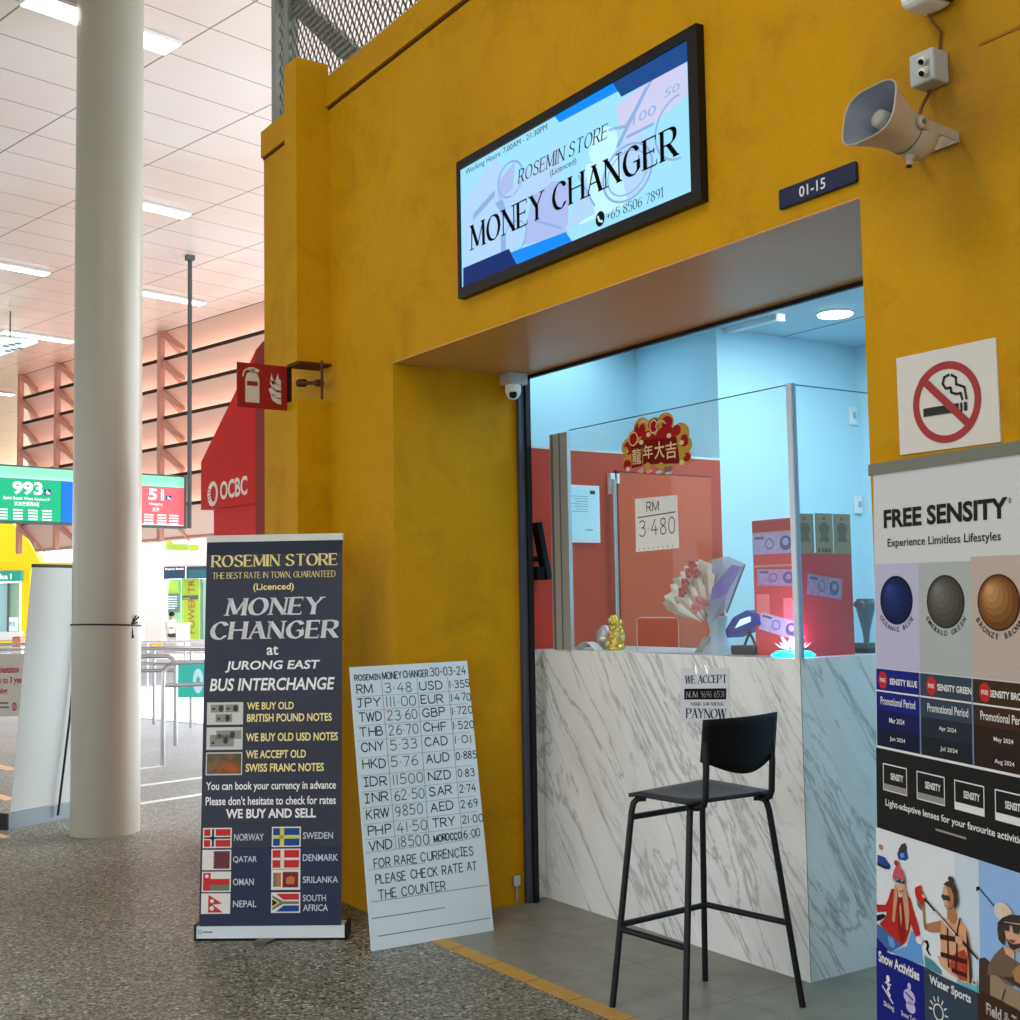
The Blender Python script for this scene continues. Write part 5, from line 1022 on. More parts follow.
mb = MB(); mb.prism([Q(.28, 0, -.07), Q(.345, 0, -.07), Q(.37, 0, .0), Q(.29, 0, .0)], (0, 0, .012), M('foot_grey', (92, 84, 72), .5)); mb.build('foot', t)

# handwritten rate board
O = Vec((-5.081, 2.611, .002)); U = Vec((.034, .627, 0)).normalized(); bk = Vec((-U.y, U.x, 0)); V = Vec((0, 0, 1))+bk*.18
t = thing('rate_board', O+U*.31, 'tall white handwritten exchange rate board leaning by the shop opening', 'board')
wbm = M('whiteboard', (214, 228, 236), .3, var=.03, vscale=2); pen = M('marker_blue_black', (46, 56, 74), .6); rl = M('rule_red', (176, 132, 128), .6); gl_ = M('rule_grey', (130, 140, 144), .6); dl = M('rule_dark', (70, 78, 82), .6)
mb = MB(); S = Sheet(mb, O, U, V, .0008); mb.prism([S.p(0, 0), S.p(.627, 0), S.p(.627, 1.258), S.p(.001, 1.252)], bk*.012, wbm)
S.pen('ROSEMIN', .020, 1.190, .150, 1.215, pen, .0045); S.pen('MONEY', .163, 1.19, .262, 1.222, pen, .0045); S.pen('CHANGER', .272, 1.192, .405, 1.224, pen, .0045); S.pen('30-03-24', .418, 1.194, .612, 1.232, pen, .0045)
rows = [('RM', '3.48', 'USD', '1.355', 1.126), ('JPY', '111.00', 'EUR', '1.470', 1.062), ('TWD', '23.60', 'GBP', '1.720', .998), ('THB', '26.70', 'CHF', '1.520', .930), ('CNY', '5.33', 'CAD', '1.01', .862), ('HKD', '5.76', 'AUD', '0.885', .785), ('IDR', '11500', 'NZD', '0.83', .705), ('INR', '62.50', 'SAR', '2.74', .633), ('KRW', '9850', 'AED', '2.69', .562), ('PHP', '41.50', 'TRY', '21.00', .490), ('VND', '18500', 'MOROCCO', '6.00', .424)]
for a, b, c_, d_, v in rows:
    S.pen(a, .026, v+.003, .026+.034*len(a)+.012, v+.042, pen, .0055, 1, .002); S.pen(b, .172, v, .172+min(.155, .030*len(b)+.018), v+.044, M('marker_grey', (84, 94, 98), .6), .0045, 1, .002)
    S.pen(c_, .356, v+.004, .356+(.034*len(c_)+.016 if len(c_) < 5 else .146), v+(.042 if len(c_) < 5 else .034), pen, .0055, 1, .002); S.pen(d_, .517, v+.006, .517+.022*len(d_), v+.040, pen, .0045, 1, .002)
    if v < 1.12: S.line([(.01, v+.052), (.6, v+.054)], .0018, gl_)
for x, x2, m_ in ((.156, .158, rl), (.343, .330, gl_), (.510, .506, rl)): S.line([(x, 1.185), (x2, .42)], .0032, m_)
S.line([(.008, .420), (.378, .418), (.6, .425)], .0022, gl_)
for s_, a, b, v in (('FOR RARE CURRENCIES', .042, .555, .350), ('PLEASE CHECK RATE AT', .045, .57, .281), ('THE COUNTER', .053, .395, .214)): S.pen(s_, a, v, b, v+.038, pen, .0048, 1, .002)
for v, x in ((.343, .3), (.205, .622)): S.line([(.017, v+.002 if v > .25 else v+.002), (x, v)], .0022, dl if v < .25 else gl_)
S.line([(.011, .137), (.382, .135)], .003, dl); S.line([(.036, .059), (.613, .058)], .003, dl)
mb.build('board_face', t)
mb = MB(); mb.prism([S.p(.28, .9)+bk*.012, S.p(.35, .9)+bk*.012, S.p(.35, .9)+bk*.10-Vec((0, 0, .9)), S.p(.28, .9)+bk*.10-Vec((0, 0, .9))], bk*.01, bgr); mb.build('back_strut', t)

# ================================================================== OPTICAL BANNER (right)
u = Vec((.9562, -.2927, 0)).normalized(); bk = Vec((.2927, .9562, 0)).normalized(); V = (Vec((0, 0, 1))+bk*.021)+u*.0135; UU = u-Vec((0, 0, .0135))
A_ = CP+(CR*((877-510)/FPX)+CD*((700-510)/FPX)+CF)*3.2; O = A_-V*A_.z
t = thing('pull_up_banner', O+u*.3, 'tall spectacle lens pull-up banner with three coloured lenses at the right photo edge', 'banner')
mb = MB(); S = Sheet(mb, O, UU, V, .0006); c1, c2, W = .187, .386, .605
p0 = M('print_pale_grey', (206, 208, 208), .4); p1 = M('print_lavender', (186, 184, 208), .4); p2 = M('print_sage', (172, 178, 176), .4); p3 = M('print_rose_beige', (188, 172, 162), .4); pk = M('print_near_black', (26, 24, 23), .4)
mb.prism([S.p(-.006, .09), S.p(W, .09), S.p(W, 1.87), S.p(-.004, 1.87)], bk*.003, p0)
pb1, pb2, pb3 = M('print_royal', (20, 26, 122), .4), M('print_royal_dark', (10, 18, 78), .4), M('print_royal_deep', (8, 18, 50), .4)
pg1, pg2, pg3 = M('print_slate', (52, 66, 82), .4), M('print_slate_dark', (36, 42, 52), .4), M('print_slate_deep', (26, 30, 36), .4)
pr1, pr2, pr3 = M('print_umber', (62, 40, 24), .4), M('print_umber_dark', (44, 28, 18), .4), M('print_umber_deep', (38, 26, 18), .4); pw_ = M('print_white', (226, 226, 224), .4)
S.text('FREE SENSITY', .042, 1.721, .518, 1.769, pk, 2, .035); S.text('*', .520, 1.752, .530, 1.768, pk, 2); S.text('Experience Limitless Lifestyles', .058, 1.667, .493, 1.694, pk, 2, .008)
S.rect(0, 1.365, c1, 1.63, p1, 1); S.rect(c1, 1.365, c2, 1.63, p2, 1); S.rect(c2, 1.365, W, 1.64, p3, 1)
def lens(cx, cy, a, cols):
    S.ell(cx, cy, a, a*.88, cols[2], 2, 36)
    for k in range(6):
        q = k/5; m_ = M('lens_%d_%d' % (int(cx*1000), k), tuple(int(cols[3][i]*(1-q)+cols[4][i]*q) for i in range(3)), .3); w_ = .93-.15*k
        S.ell(cx-a*.075*k*.9, cy+a*.075*k, a*w_, a*.88*w_, m_, 3+k, 30)
lens(.092, 1.538, .070, (M('lens_blue', (12, 24, 96), .3), M('lens_blue_hi', (30, 56, 120), .3), M('lens_blue_dk', (4, 10, 36), .3), (8, 18, 70), (34, 62, 128)))
lens(.291, 1.536, .072, (M('lens_green', (86, 82, 74), .3), M('lens_green_hi', (110, 106, 108), .3), M('lens_green_dk', (44, 42, 34), .3), (66, 64, 52), (118, 114, 114)))
lens(.481, 1.536, .072, (M('lens_brown', (150, 90, 36), .3), M('lens_brown_hi', (188, 140, 84), .3), M('lens_brown_dk', (76, 40, 12), .3), (112, 66, 22), (200, 152, 96)))
S.arc('OCEANIC BLUE', .092, 1.545, .083, .080, PI*1.20, PI*1.80, .0125, pk, 3); S.arc('EMERALD GREEN', .291, 1.545, .086, .083, PI*1.18, PI*1.82, .0125, pk, 3); S.arc('BRONZE BROWN', .482, 1.545, .087, .084, PI*1.17, PI*1.83, .0135, pk, 3)
for a, b, cs in ((0, c1-.002, (pb1, pb1, pb2, pb3)), (c1+.002, c2-.002, (pg1, pg1, pg2, pg3)), (c2+.002, W, (pr1, pr1, pr2, pr3))):
    for (v0, v1), m_ in zip(((1.303, 1.362), (1.258, 1.303), (1.212, 1.258), (1.164, 1.212)), cs): S.rect(a, v0, b, v1, m_, 2)
S.rect(0, 1.160, W, 1.166, pw_, 3); S.rect(0, 1.304, W, 1.308, pw_, 3); S.rect(c1-.003, 1.165, c1+.002, 1.362, M('print_pale_blue', (120, 140, 170), .4), 3); S.rect(c2-.003, 1.165, c2+.002, 1.362, M('print_pale_blue'), 3)
pred = M('print_red', (190, 40, 34), .4)
for x, s_, w, x1 in ((.030, 'SENSITY BLUE', .060, .176), (.233, 'SENSITY GREEN', .256, .383), (.430, 'SENSITY BROWN', .447, .583)):
    S.ell(x, 1.334, .020, .022, pred, 3, 18); S.text('FREE', x-.012, 1.329, x+.012, 1.339, pw_, 4, .02); S.text(s_, w, 1.325, x1, 1.341, pw_, 3, .03)
for x0, x1 in ((.019, .167), (.216, .370), (.413, .570)): S.text('Promotional Period', x0, 1.272, x1, 1.292, pw_, 3, .012)
for s_, x, v in (('Mar 2024', .056, 1.229), ('Apr 2024', .260, 1.229), ('May 2024', .457, 1.226), ('Jun 2024', .058, 1.182), ('Jul 2024', .264, 1.182), ('Aug 2024', .459, 1.178)): S.text(s_, x, v, x+.065, v+.013, pw_, 3, .012)
S.rect(-.005, .957, W, 1.160, pk, 2)
pgl = M('print_mid_grey', (150, 146, 140), .4)
for k, (x0, x1) in enumerate(((.027, .127), (.170, .277), (.316, .420), (.459, .565))):
    S.line([(x0, 1.058), (x1, 1.058), (x1, 1.123), (x0, 1.123), (x0, 1.058)], .003, pw_, 3); S.rect(x0, 1.059, x1, 1.074, pgl if k < 2 else pw_, 3); S.text('SENSITY', x0+.032, 1.087, x1-.014, 1.104, pw_, 3, .03)
S.text('Light-adaptive lenses for your favourite activities', .035, 1.014, .556, 1.036, pw_, 3, .016); S.rect(.241, .994, .355, .999, pgl, 3)
# three activity pictures
S = Sheet(mb, O-u*.008, UU, V, .0006); c1, c2, W = .201, .404, .613
snow = M('print_snow', (222, 226, 230), .4); icy = M('print_ice', (202, 216, 226), .4); skyb = M('print_sky', (146, 182, 228), .4); skn = M('print_skin', (214, 166, 132), .45); skd = M('print_skin_dark', (176, 122, 84), .45); hairb = M('print_blond', (196, 150, 110), .45); hard = M('print_brown_hair', (70, 52, 44), .45); jred = M('print_jacket_red', (180, 38, 32), .45); jrd2 = M('print_jacket_dark', (140, 26, 24), .45); knit = M('print_knit', (200, 84, 94), .45); denim = M('print_denim', (70, 104, 160), .45); ltb = M('print_light_blue', (98, 156, 214), .45); aqua = M('print_aqua', (96, 190, 206), .45); vest = M('print_vest', (214, 160, 120), .45); strap = M('print_strap', (70, 30, 22), .45); pat = M('print_pattern', (190, 70, 50), .45, var=.4, vscale=60); shirt = M('print_shirt', (112, 92, 74), .45); shirtd = M('print_shirt_dark', (62, 52, 44), .45); tanp = M('print_tan', (150, 128, 102), .45); lips = M('print_lips', (150, 50, 48), .45); capw = M('print_cap', (214, 204, 190), .45)
S.rect(-.003, .60, c1, .957, snow, 2); S.rect(c1, .60, c2, .957, icy, 2); S.rect(c1, .60, c1+.12, .957, snow, 3); S.rect(c2, .60, W, .957, skyb, 2)
S.poly([(0.058, 0.659), (0.092, 0.677), (0.126, 0.693), (0.138, 0.716), (0.147, 0.737), (0.162, 0.727), (0.186, 0.710), (0.196, 0.666), (0.133, 0.660), (0.092, 0.661)], ltb, 3); S.poly([(-0.001, 0.714), (0.025, 0.713), (0.051, 0.705), (0.076, 0.697), (0.109, 0.689), (0.084, 0.675), (0.058, 0.659), (0.041, 0.661), (0.016, 0.664), (-0.002, 0.659)], denim, 4); S.poly([(-0.002, 0.679), (0.016, 0.674), (0.046, 0.662), (0.041, 0.652), (-0.002, 0.647)], pb1, 5); S.poly([(0.046, 0.696), (0.068, 0.697), (0.080, 0.681), (0.071, 0.672), (0.054, 0.674)], ltb, 5); S.poly([(0.000, 0.763), (0.040, 0.771), (0.053, 0.790), (0.066, 0.817), (0.079, 0.820), (0.087, 0.807), (0.104, 0.804), (0.120, 0.813), (0.133, 0.818), (0.146, 0.812), (0.156, 0.790), (0.175, 0.758), (0.184, 0.737), (0.170, 0.722), (0.157, 0.735), (0.147, 0.751), (0.139, 0.730), (0.126, 0.703), (0.109, 0.690), (0.076, 0.697), (0.047, 0.706), (0.012, 0.717), (0.043, 0.744), (0.044, 0.755), (0.002, 0.744)], jred, 6); S.poly([(0.095, 0.800), (0.114, 0.806), (0.120, 0.786), (0.127, 0.750), (0.122, 0.711), (0.108, 0.693), (0.093, 0.723)], jrd2, 7); S.poly([(0.001, 0.736), (0.030, 0.747), (0.043, 0.744), (0.017, 0.728), (0.001, 0.721)], bk_, 7); S.poly([(0.084, 0.836), (0.092, 0.823), (0.095, 0.800), (0.086, 0.769), (0.081, 0.739), (0.069, 0.738), (0.074, 0.771), (0.079, 0.805)], hairb, 8); S.poly([(0.126, 0.842), (0.134, 0.828), (0.140, 0.801), (0.144, 0.773), (0.137, 0.734), (0.128, 0.732), (0.125, 0.759), (0.120, 0.786), (0.116, 0.809), (0.122, 0.825)], hairb, 8); S.poly([(0.101, 0.782), (0.108, 0.793), (0.112, 0.756), (0.108, 0.734), (0.104, 0.754)], hairb, 8); S.poly([(0.090, 0.841), (0.126, 0.842), (0.124, 0.830), (0.114, 0.814), (0.102, 0.811), (0.094, 0.821)], skn, 9); S.poly([(0.102, 0.825), (0.121, 0.828), (0.114, 0.820), (0.106, 0.819)], lips, 10); S.poly([(0.104, 0.825), (0.119, 0.828), (0.112, 0.823)], pw_, 11); S.poly([(0.086, 0.850), (0.109, 0.852), (0.129, 0.853), (0.127, 0.842), (0.109, 0.840), (0.089, 0.840)], M('print_goggles', (40, 56, 78), .3), 10); S.poly([(0.092, 0.849), (0.105, 0.850), (0.098, 0.844), (0.093, 0.843)], M('print_goggle_hi', (120, 160, 200), .3), 11); S.poly([(0.111, 0.850), (0.123, 0.851), (0.117, 0.845), (0.112, 0.844)], M('print_goggle_hi'), 11); S.poly([(0.079, 0.835), (0.077, 0.851), (0.083, 0.866), (0.093, 0.880), (0.105, 0.880), (0.120, 0.872), (0.128, 0.857), (0.129, 0.846), (0.109, 0.851), (0.088, 0.851)], knit, 11); S.ell(*(0.095, 0.886), 0.0105, 0.0071, jred, 12, 16); S.ell(*(0.184, 0.722), 0.0129, 0.0088, pw_, 12, 16); S.poly([(0.005, 0.889), (0.038, 0.889), (0.062, 0.874), (0.059, 0.863), (0.037, 0.862), (0.004, 0.865)], M('print_sled', (38, 74, 150), .45), 4); S.poly([(0.004, 0.870), (0.037, 0.867), (0.060, 0.870), (0.059, 0.863), (0.037, 0.860), (0.004, 0.862)], M('print_sled_dark', (30, 40, 66), .45), 5); S.ell(*(0.021, 0.911), 0.0096, 0.0066, skd, 5, 16); S.poly([(0.094, 0.914), (0.110, 0.922), (0.131, 0.927), (0.139, 0.907), (0.126, 0.898), (0.097, 0.896), (0.092, 0.907)], M('print_sled'), 4); S.poly([(0.098, 0.920), (0.111, 0.935), (0.127, 0.942), (0.135, 0.930), (0.127, 0.919), (0.102, 0.914)], hard, 5); S.poly([(0.106, 0.912), (0.121, 0.916), (0.124, 0.906), (0.110, 0.902)], ltb, 6); S.poly([(0.199, 0.695), (0.235, 0.686), (0.287, 0.681), (0.345, 0.678), (0.398, 0.676), (0.398, 0.663), (0.344, 0.662), (0.272, 0.661), (0.200, 0.665)], aqua, 3); S.poly([(0.198, 0.690), (0.235, 0.686), (0.265, 0.674), (0.265, 0.663), (0.200, 0.665)], M('print_teal', (70, 140, 146), .45), 4); S.poly([(0.196, 0.724), (0.212, 0.729), (0.219, 0.719), (0.214, 0.706), (0.228, 0.696), (0.216, 0.697), (0.205, 0.706), (0.209, 0.718)], bk_, 5); S.poly([(0.194, 0.809), (0.204, 0.811), (0.207, 0.766), (0.214, 0.754), (0.202, 0.751), (0.196, 0.763)], skd, 5); S.poly([(0.203, 0.765), (0.222, 0.772), (0.268, 0.790), (0.269, 0.761), (0.222, 0.750), (0.202, 0.753)], skd, 5); S.poly([(0.291, 0.827), (0.320, 0.834), (0.327, 0.809), (0.312, 0.788), (0.290, 0.800)], skd, 6); S.poly([(0.269, 0.791), (0.287, 0.799), (0.297, 0.793), (0.319, 0.794), (0.330, 0.812), (0.344, 0.805), (0.365, 0.793), (0.375, 0.760), (0.374, 0.721), (0.376, 0.678), (0.351, 0.669), (0.309, 0.676), (0.287, 0.679), (0.269, 0.696), (0.265, 0.731), (0.264, 0.758)], vest, 7); S.poly([(0.317, 0.727), (0.353, 0.746), (0.366, 0.732), (0.362, 0.678), (0.337, 0.673), (0.316, 0.683), (0.295, 0.694)], pat, 8); S.poly([(0.251, 0.704), (0.269, 0.705), (0.302, 0.687), (0.316, 0.678), (0.302, 0.676), (0.265, 0.686)], skn, 8); S.poly([(0.362, 0.792), (0.371, 0.768), (0.377, 0.726), (0.379, 0.679), (0.369, 0.676), (0.368, 0.724), (0.361, 0.756)], hard, 8); S.line([(0.268, 0.752), (0.340, 0.763)], 0.0119, strap, 9); S.line([(0.269, 0.712), (0.360, 0.720)], 0.0113, strap, 9); S.line([(0.309, 0.687), (0.359, 0.690)], 0.0099, strap, 9); S.line([(0.293, 0.783), (0.295, 0.690)], 0.0053, strap, 9); S.line([(0.330, 0.783), (0.323, 0.685)], 0.0053, strap, 9); S.line([(0.341, 0.813), (0.330, 0.783)], 0.0040, strap, 9); S.poly([(0.281, 0.868), (0.292, 0.879), (0.314, 0.877), (0.321, 0.861), (0.317, 0.838), (0.306, 0.826), (0.291, 0.821), (0.285, 0.830), (0.280, 0.838), (0.277, 0.851)], skd, 10); S.poly([(0.281, 0.866), (0.292, 0.877), (0.301, 0.856), (0.297, 0.829), (0.289, 0.822), (0.282, 0.839)], skn, 11); S.poly([(0.281, 0.875), (0.296, 0.887), (0.322, 0.888), (0.334, 0.873), (0.336, 0.847), (0.327, 0.829), (0.320, 0.834), (0.321, 0.857), (0.310, 0.874)], hard, 11); S.ell(*(0.311, 0.893), 0.0113, 0.0077, hard, 11, 16); S.ell(*(0.284, 0.847), 0.0096, 0.0066, M('print_shades', (58, 60, 60), .3), 12, 16); S.ell(*(0.298, 0.848), 0.0096, 0.0066, M('print_shades'), 12, 16); S.poly([(0.284, 0.829), (0.295, 0.831), (0.290, 0.827)], lips, 12); S.poly([(0.169, 0.843), (0.193, 0.855), (0.197, 0.840), (0.208, 0.833), (0.204, 0.813), (0.192, 0.806), (0.175, 0.818), (0.169, 0.829)], pred, 10); S.poly([(0.175, 0.816), (0.194, 0.805), (0.196, 0.793), (0.180, 0.801)], frm, 10); S.ell(*(0.205, 0.831), 0.0072, 0.0049, skn, 11, 16); S.line([(0.208, 0.825), (0.402, 0.739)], 0.0060, bk_, 11); S.line([(0.250, 0.805), (0.322, 0.772)], 0.0053, capw, 12); S.ell(*(0.338, 0.762), 0.0137, 0.0093, skn, 13, 16); S.poly([(0.380, 0.690), (0.397, 0.691), (0.396, 0.675), (0.379, 0.676)], capw, 9); S.ell(*(0.388, 0.682), 0.0056, 0.0038, frm, 10, 16); S.poly([(0.402, 0.739), (0.422, 0.747), (0.437, 0.743), (0.438, 0.709), (0.440, 0.667), (0.399, 0.663)], hard, 4); S.line([(0.406, 0.896), (0.471, 0.860)], 0.0033, bk_, 5); S.poly([(0.398, 0.896), (0.409, 0.900), (0.406, 0.889), (0.397, 0.887)], bk_, 6); S.poly([(0.431, 0.711), (0.435, 0.734), (0.455, 0.761), (0.485, 0.788), (0.495, 0.776), (0.523, 0.769), (0.551, 0.766), (0.550, 0.733), (0.512, 0.710), (0.454, 0.718)], shirt, 6); S.poly([(0.441, 0.712), (0.461, 0.720), (0.505, 0.708), (0.555, 0.708), (0.554, 0.667), (0.440, 0.671)], tanp, 7); S.poly([(0.454, 0.720), (0.493, 0.721), (0.549, 0.713), (0.549, 0.729), (0.519, 0.733), (0.487, 0.723)], shirtd, 8); S.poly([(0.516, 0.744), (0.535, 0.762), (0.557, 0.770), (0.555, 0.723), (0.525, 0.726)], skd, 9); S.line([(0.492, 0.698), (0.479, 0.667)], 0.0033, shirtd, 9); S.poly([(0.489, 0.791), (0.508, 0.790), (0.523, 0.788), (0.523, 0.770), (0.495, 0.775)], skn, 8); S.poly([(0.495, 0.843), (0.553, 0.855), (0.558, 0.809), (0.536, 0.792), (0.520, 0.789), (0.508, 0.792), (0.499, 0.806), (0.495, 0.822)], skn, 9); S.poly([(0.471, 0.836), (0.469, 0.819), (0.473, 0.799), (0.489, 0.791), (0.497, 0.810), (0.498, 0.835), (0.510, 0.855)], hard, 8); S.ell(*(0.491, 0.862), 0.0305, 0.0209, capw, 10, 16); S.ell(*(0.500, 0.868), 0.0161, 0.0110, M('print_peach', (226, 190, 164), .45), 11, 16); S.poly([(0.471, 0.834), (0.490, 0.851), (0.516, 0.864), (0.560, 0.872), (0.559, 0.855), (0.497, 0.844)], shirtd, 12); S.poly([(0.490, 0.840), (0.514, 0.843), (0.510, 0.827), (0.497, 0.826)], M('print_shades'), 12); S.poly([(0.520, 0.843), (0.547, 0.847), (0.543, 0.829), (0.525, 0.827)], M('print_shades'), 12); S.line([(0.490, 0.840), (0.553, 0.848)], 0.0033, bk_, 12); S.poly([(0.501, 0.811), (0.509, 0.794), (0.523, 0.790), (0.542, 0.800), (0.555, 0.813), (0.540, 0.809), (0.522, 0.803), (0.509, 0.805)], hard, 11); S.poly([(0.510, 0.810), (0.528, 0.813), (0.526, 0.806), (0.515, 0.806)], lips, 12)
S.poly([(-0.002, 0.654), (0.015, 0.657), (0.058, 0.656), (0.092, 0.661), (0.198, 0.664), (c1, .09), (-.003, .09)], pb1, 8); S.poly([(0.200, 0.665), (0.272, 0.661), (0.344, 0.662), (0.398, 0.663), (c2, .09), (c1, .09)], pg1, 8); S.poly([(0.399, 0.663), (0.440, 0.671), (0.554, 0.667), (W, .09), (c2, .09)], pr1, 10)
S.text('Snow Activities', .010, .624, .182, .651, pw_, 10, .03); S.text('Water Sports', .222, .626, .376, .653, pw_, 10, .03); S.text('Field & Track', .428, .626, .58, .652, pw_, 10, .03)
lv = M('print_lilac', (190, 180, 226), .4)
S.ell(.05, .592, .008, .009, pw_, 10, 10); S.line([(.045, .583), (.055, .572), (.047, .562), (.058, .553)], .007, pw_, 10); S.line([(.025, .568), (.07, .538)], .004, pw_, 10); S.line([(.038, .58), (.062, .58)], .004, pw_, 10); S.text('Skiing', .03, .517, .075, .533, pw_, 10, .01)
S.ell(.14, .60, .007, .009, lv, 10, 10); S.ell(.14, .575, .024, .018, lv, 10, 14); S.ell(.145, .552, .02, .014, lv, 10, 12); S.line([(.125, .582), (.155, .572)], .004, pb1, 11); S.text('Snow Tubing', .105, .517, .18, .533, pw_, 10, .01)
S.ring(.255, .575, .02, .02, .004, pw_, 10, 16)
for k in range(7): a = k*PI/6; S.line([(.255+.025*math.cos(a), .575+.025*math.sin(a)), (.255+.035*math.cos(a), .575+.035*math.sin(a))], .004, pw_, 10)
mb.build('printed_sheet', t)
mb = MB(); mb.prism([S.p(-.014, 1.862, 6), S.p(W+.02, 1.858, 6), S.p(W+.02, 1.888, 6), S.p(-.014, 1.892, 6)], bk*.02, M('rail_olive_grey', (116, 116, 104), .45, .3)); mb.build('top_rail', t)
mb = MB(); mb.prism([O-u*.01-bk*.05+Vec((0, 0, .01)), O+u*(W+.01)-bk*.05+Vec((0, 0, .01)), O+u*(W+.01)-bk*.05+Vec((0, 0, .1)), O-u*.01-bk*.05+Vec((0, 0, .1))], bk*.11, alu); mb.build('cassette', t)
mb = MB(); mb.prism([O+u*.1-bk*.12, O+u*.18-bk*.12, O+u*.18+bk*.12, O+u*.1+bk*.12], (0, 0, .012), alu); mb.prism([O+u*.42-bk*.12, O+u*.5-bk*.12, O+u*.5+bk*.12, O+u*.42+bk*.12], (0, 0, .012), alu); mb.build('foot', t)

# ================================================================== BAR STOOL
t = thing('bar_stool', (-3.63, 3.27, .003), 'black bar stool with a low curved back in front of the marble counter', 'bar stool')
FA, FB, FC, FD = Vec((-3.843, 2.996, .003)), Vec((-3.462, 3.025, .003)), Vec((-3.875, 3.50, .003)), Vec((-3.415, 3.572, .003))
SA, SB, SC_, SD = Vec((-3.783, 3.072, .787)), Vec((-3.478, 3.09, .787)), Vec((-3.812, 3.455, .787)), Vec((-3.474, 3.478, .787))
cen = (SA+SB+SC_+SD)/4; r = .0125
for f, s_ in ((FA, SA), (FB, SB), (FC, SC_), (FD, SD)):
    inn = Vec((cen.x-s_.x, cen.y-s_.y, 0)).normalized(); mb = MB()
    k = s_+(f-s_).normalized()*.05
    mb.tube([f, k, s_+(f-s_).normalized()*.018+inn*.004, s_+inn*.018-Vec((0, 0, .002)), s_+inn*.05], r, blacksteel, 12); mb.build('leg', t)
lp = lambda f, s_, z: f+(s_-f)*((z-f.z)/(s_.z-f.z))
for a, b, z, nm in (((FA, SA), (FB, SB), .295, 'footrest'), ((FA, SA), (FC, SC_), .31, 'footrest'), ((FC, SC_), (FD, SD), .315, 'footrest'), ((FA, SA), (FC, SC_), .715, 'brace')):
    mb = MB(); mb.tube([lp(*a, z), lp(*b, z)], r*.95, blacksteel, 10); mb.build(nm, t)
seatm = M('seat_black', (44, 46, 54), .42)
N = 9; rows_ = []
e0, e1, e2, e3 = SA+Vec((-.012, -.012, 0)), SB+Vec((.006, -.012, 0)), SD+Vec((.01, .012, 0)), SC_+Vec((-.02, .012, 0))
def seatpt(i, j, dz):
    a, b = i/(N-1), j/(N-1); p = e0*(1-a)*(1-b)+e1*a*(1-b)+e2*a*b+e3*(1-a)*b
    drop = -.008*max(0, (.18-a)/.18)**2+.010*(1-a)*b; dish = -.010*math.sin(PI*a)*math.sin(PI*b)
    cr = .0
    return p+Vec((0, 0, .027+drop+dish+dz))
mb = MB(); vs = [seatpt(i, j, 0) for i in range(N) for j in range(N)]+[seatpt(i, j, -.016) for i in range(N) for j in range(N)]; fs = []
for i in range(N-1):
    for j in range(N-1): q = i*N+j; fs += [(q, q+N, q+N+1, q+1), (q+N*N, q+1+N*N, q+N+1+N*N, q+N+N*N)]
for k in range(N-1):
    for a, b in ((k*N, (k+1)*N), (k*N+N-1, (k+1)*N+N-1), (k, k+1), ((N-1)*N+k, (N-1)*N+k+1)): fs.append((a, b, b+N*N, a+N*N))
mb.add(vs, fs, seatm, True); mb.build('seat', t)
mb = MB(); y0, y1, xb = 3.112, 3.482, -3.418; vs = []; N1, N2 = 17, 7
for lay in (0, .013):
    for i in range(N1):
        a = i/(N1-1); y = y0+(y1-y0)*a; bow = .035*math.sin(PI*a); zb = .953-.052*math.sin(PI*a)**1.2
        zt_ = 1.108+.006*a
        for j in range(N2): b = j/(N2-1); vs.append((xb+bow+lay*-1+.02*(b-.5), y, zb+(zt_-zb)*b))
fs = []; K_ = N1*N2
for i in range(N1-1):
    for j in range(N2-1): q = i*N2+j; fs += [(q, q+1, q+N2+1, q+N2), (q+K_, q+N2+K_, q+N2+1+K_, q+1+K_)]
for i in range(N1-1):
    for j in (0, N2-1): q = i*N2+j; fs.append((q, q+N2, q+N2+K_, q+K_))
for j in range(N2-1):
    for i in (0, N1-1): q = i*N2+j; fs.append((q, q+1, q+1+K_, q+K_))
mb.add(vs, fs, M('back_black', (5, 6, 9), .5, spec=.2), True); mb.build('backrest', t)
for y, s_ in ((3.122, SB), (3.458, SD)):
    mb = MB(); mb.tube([(xb-.006, y, 1.03), (xb-.002, y, .93), (xb-.01, y, .82), (xb-.02, y, .797), Vec((xb-.05, y, .784)), s_+Vec((-.03, (y-s_.y)*.5, -.003))], r, blacksteel, 12); mb.build('back_support', t)

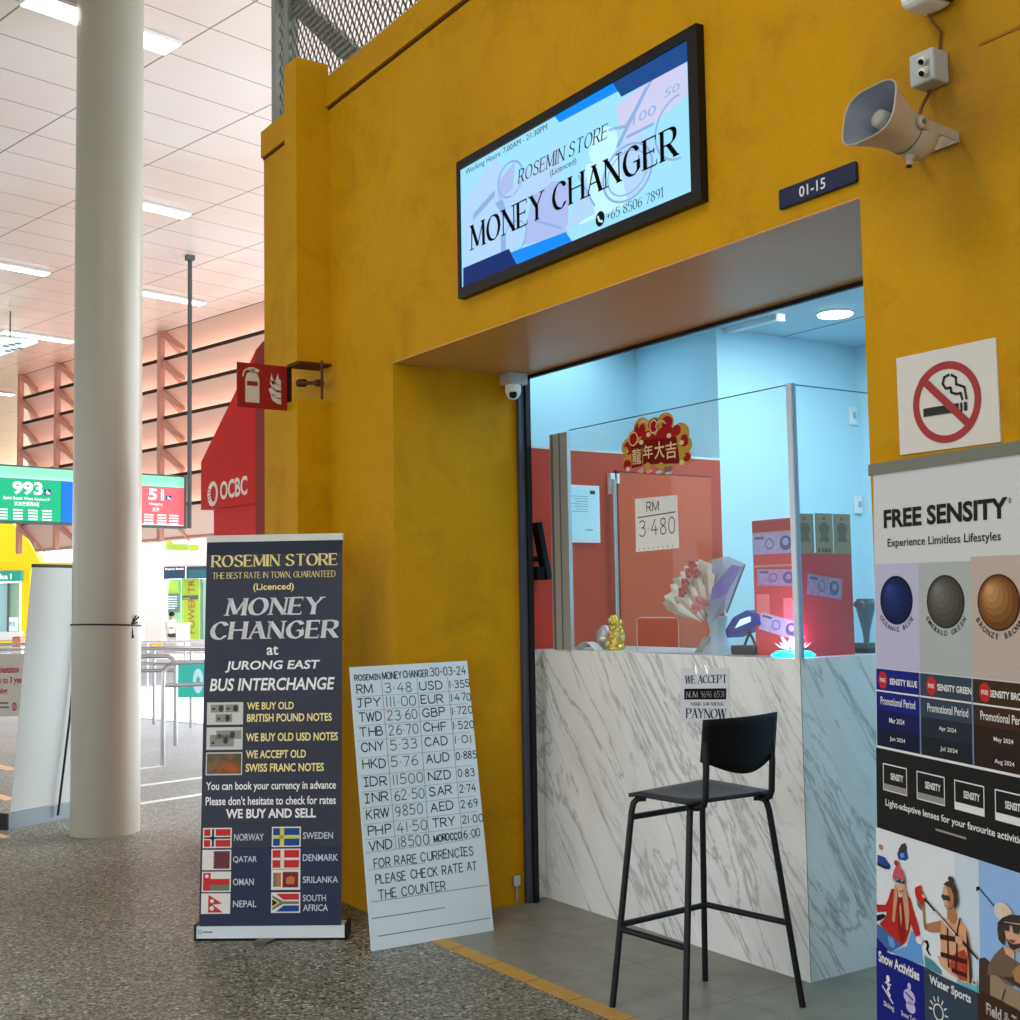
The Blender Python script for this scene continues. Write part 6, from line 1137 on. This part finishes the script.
# ================================================================== LIGHT
w = bpy.data.worlds.new('sky'); sc.world = w; w.use_nodes = True
bgn = w.node_tree.nodes['Background']; bgn.inputs[0].default_value = (.90, .955, 1, 1)
wt = w.node_tree; wtc = wt.nodes.new('ShaderNodeTexCoord'); vm = wt.nodes.new('ShaderNodeVectorMath'); vm.operation = 'DOT_PRODUCT'
vm.inputs[1].default_value = (-.34, .94, .0); wt.links.new(wtc.outputs['Generated'], vm.inputs[0])
mr = wt.nodes.new('ShaderNodeMapRange'); mr.interpolation_type = 'SMOOTHSTEP'
for i_, v_ in ((1, .15), (2, .75), (3, 1.40), (4, 4.2)): mr.inputs[i_].default_value = v_
wt.links.new(vm.outputs['Value'], mr.inputs[0]); wt.links.new(mr.outputs[0], bgn.inputs[1])
def lamp(kind, name, loc, energy, color, size=None, rot=None, size_y=None):
    l = bpy.data.lights.new(name, kind); l.energy = energy; l.color = color
    if kind == 'AREA':
        l.size = size
        if size_y: l.shape = 'RECTANGLE'; l.size_y = size_y
    elif kind == 'POINT': l.shadow_soft_size = size or .05
    o = bpy.data.objects.new(name, l); COL.objects.link(o); o.location = loc
    if rot: o.rotation_euler = rot
    return o
s = bpy.data.lights.new('sun', 'SUN'); s.energy = 12; s.angle = .05; s.color = (1, .98, .95)
so = bpy.data.objects.new('sun', s); COL.objects.link(so)
dirv = -(GB(0, 1, 0))*.55+GB(-.10, 0, 0)+Vec((0, 0, -.82)); so.rotation_euler = dirv.to_track_quat('-Z', 'Y').to_euler(); so.location = (-20, 20, 20)
cool = (.58, .88, 1)
lamp('AREA', 'shop_light', (-4.2, 5.2, 3.16), 26, cool, 1.4, None, .9)
lamp('AREA', 'shop_light_front', (-3.2, 4.7, 3.16), 7, cool, 1.2, None, .4)
lamp('AREA', 'store_light', (-5.9, 4.4, 3.16), 3.2, cool, .4, None, .9)
lamp('POINT', 'lotus_glow', (-3.68, 3.87, CT+.10), 1.6, (.85, .25, 1), .03)
lamp('AREA', 'concourse_light', (-3.0, -.5, 5.9), 60, (1, .98, .94), 1.2, None, 3.0)
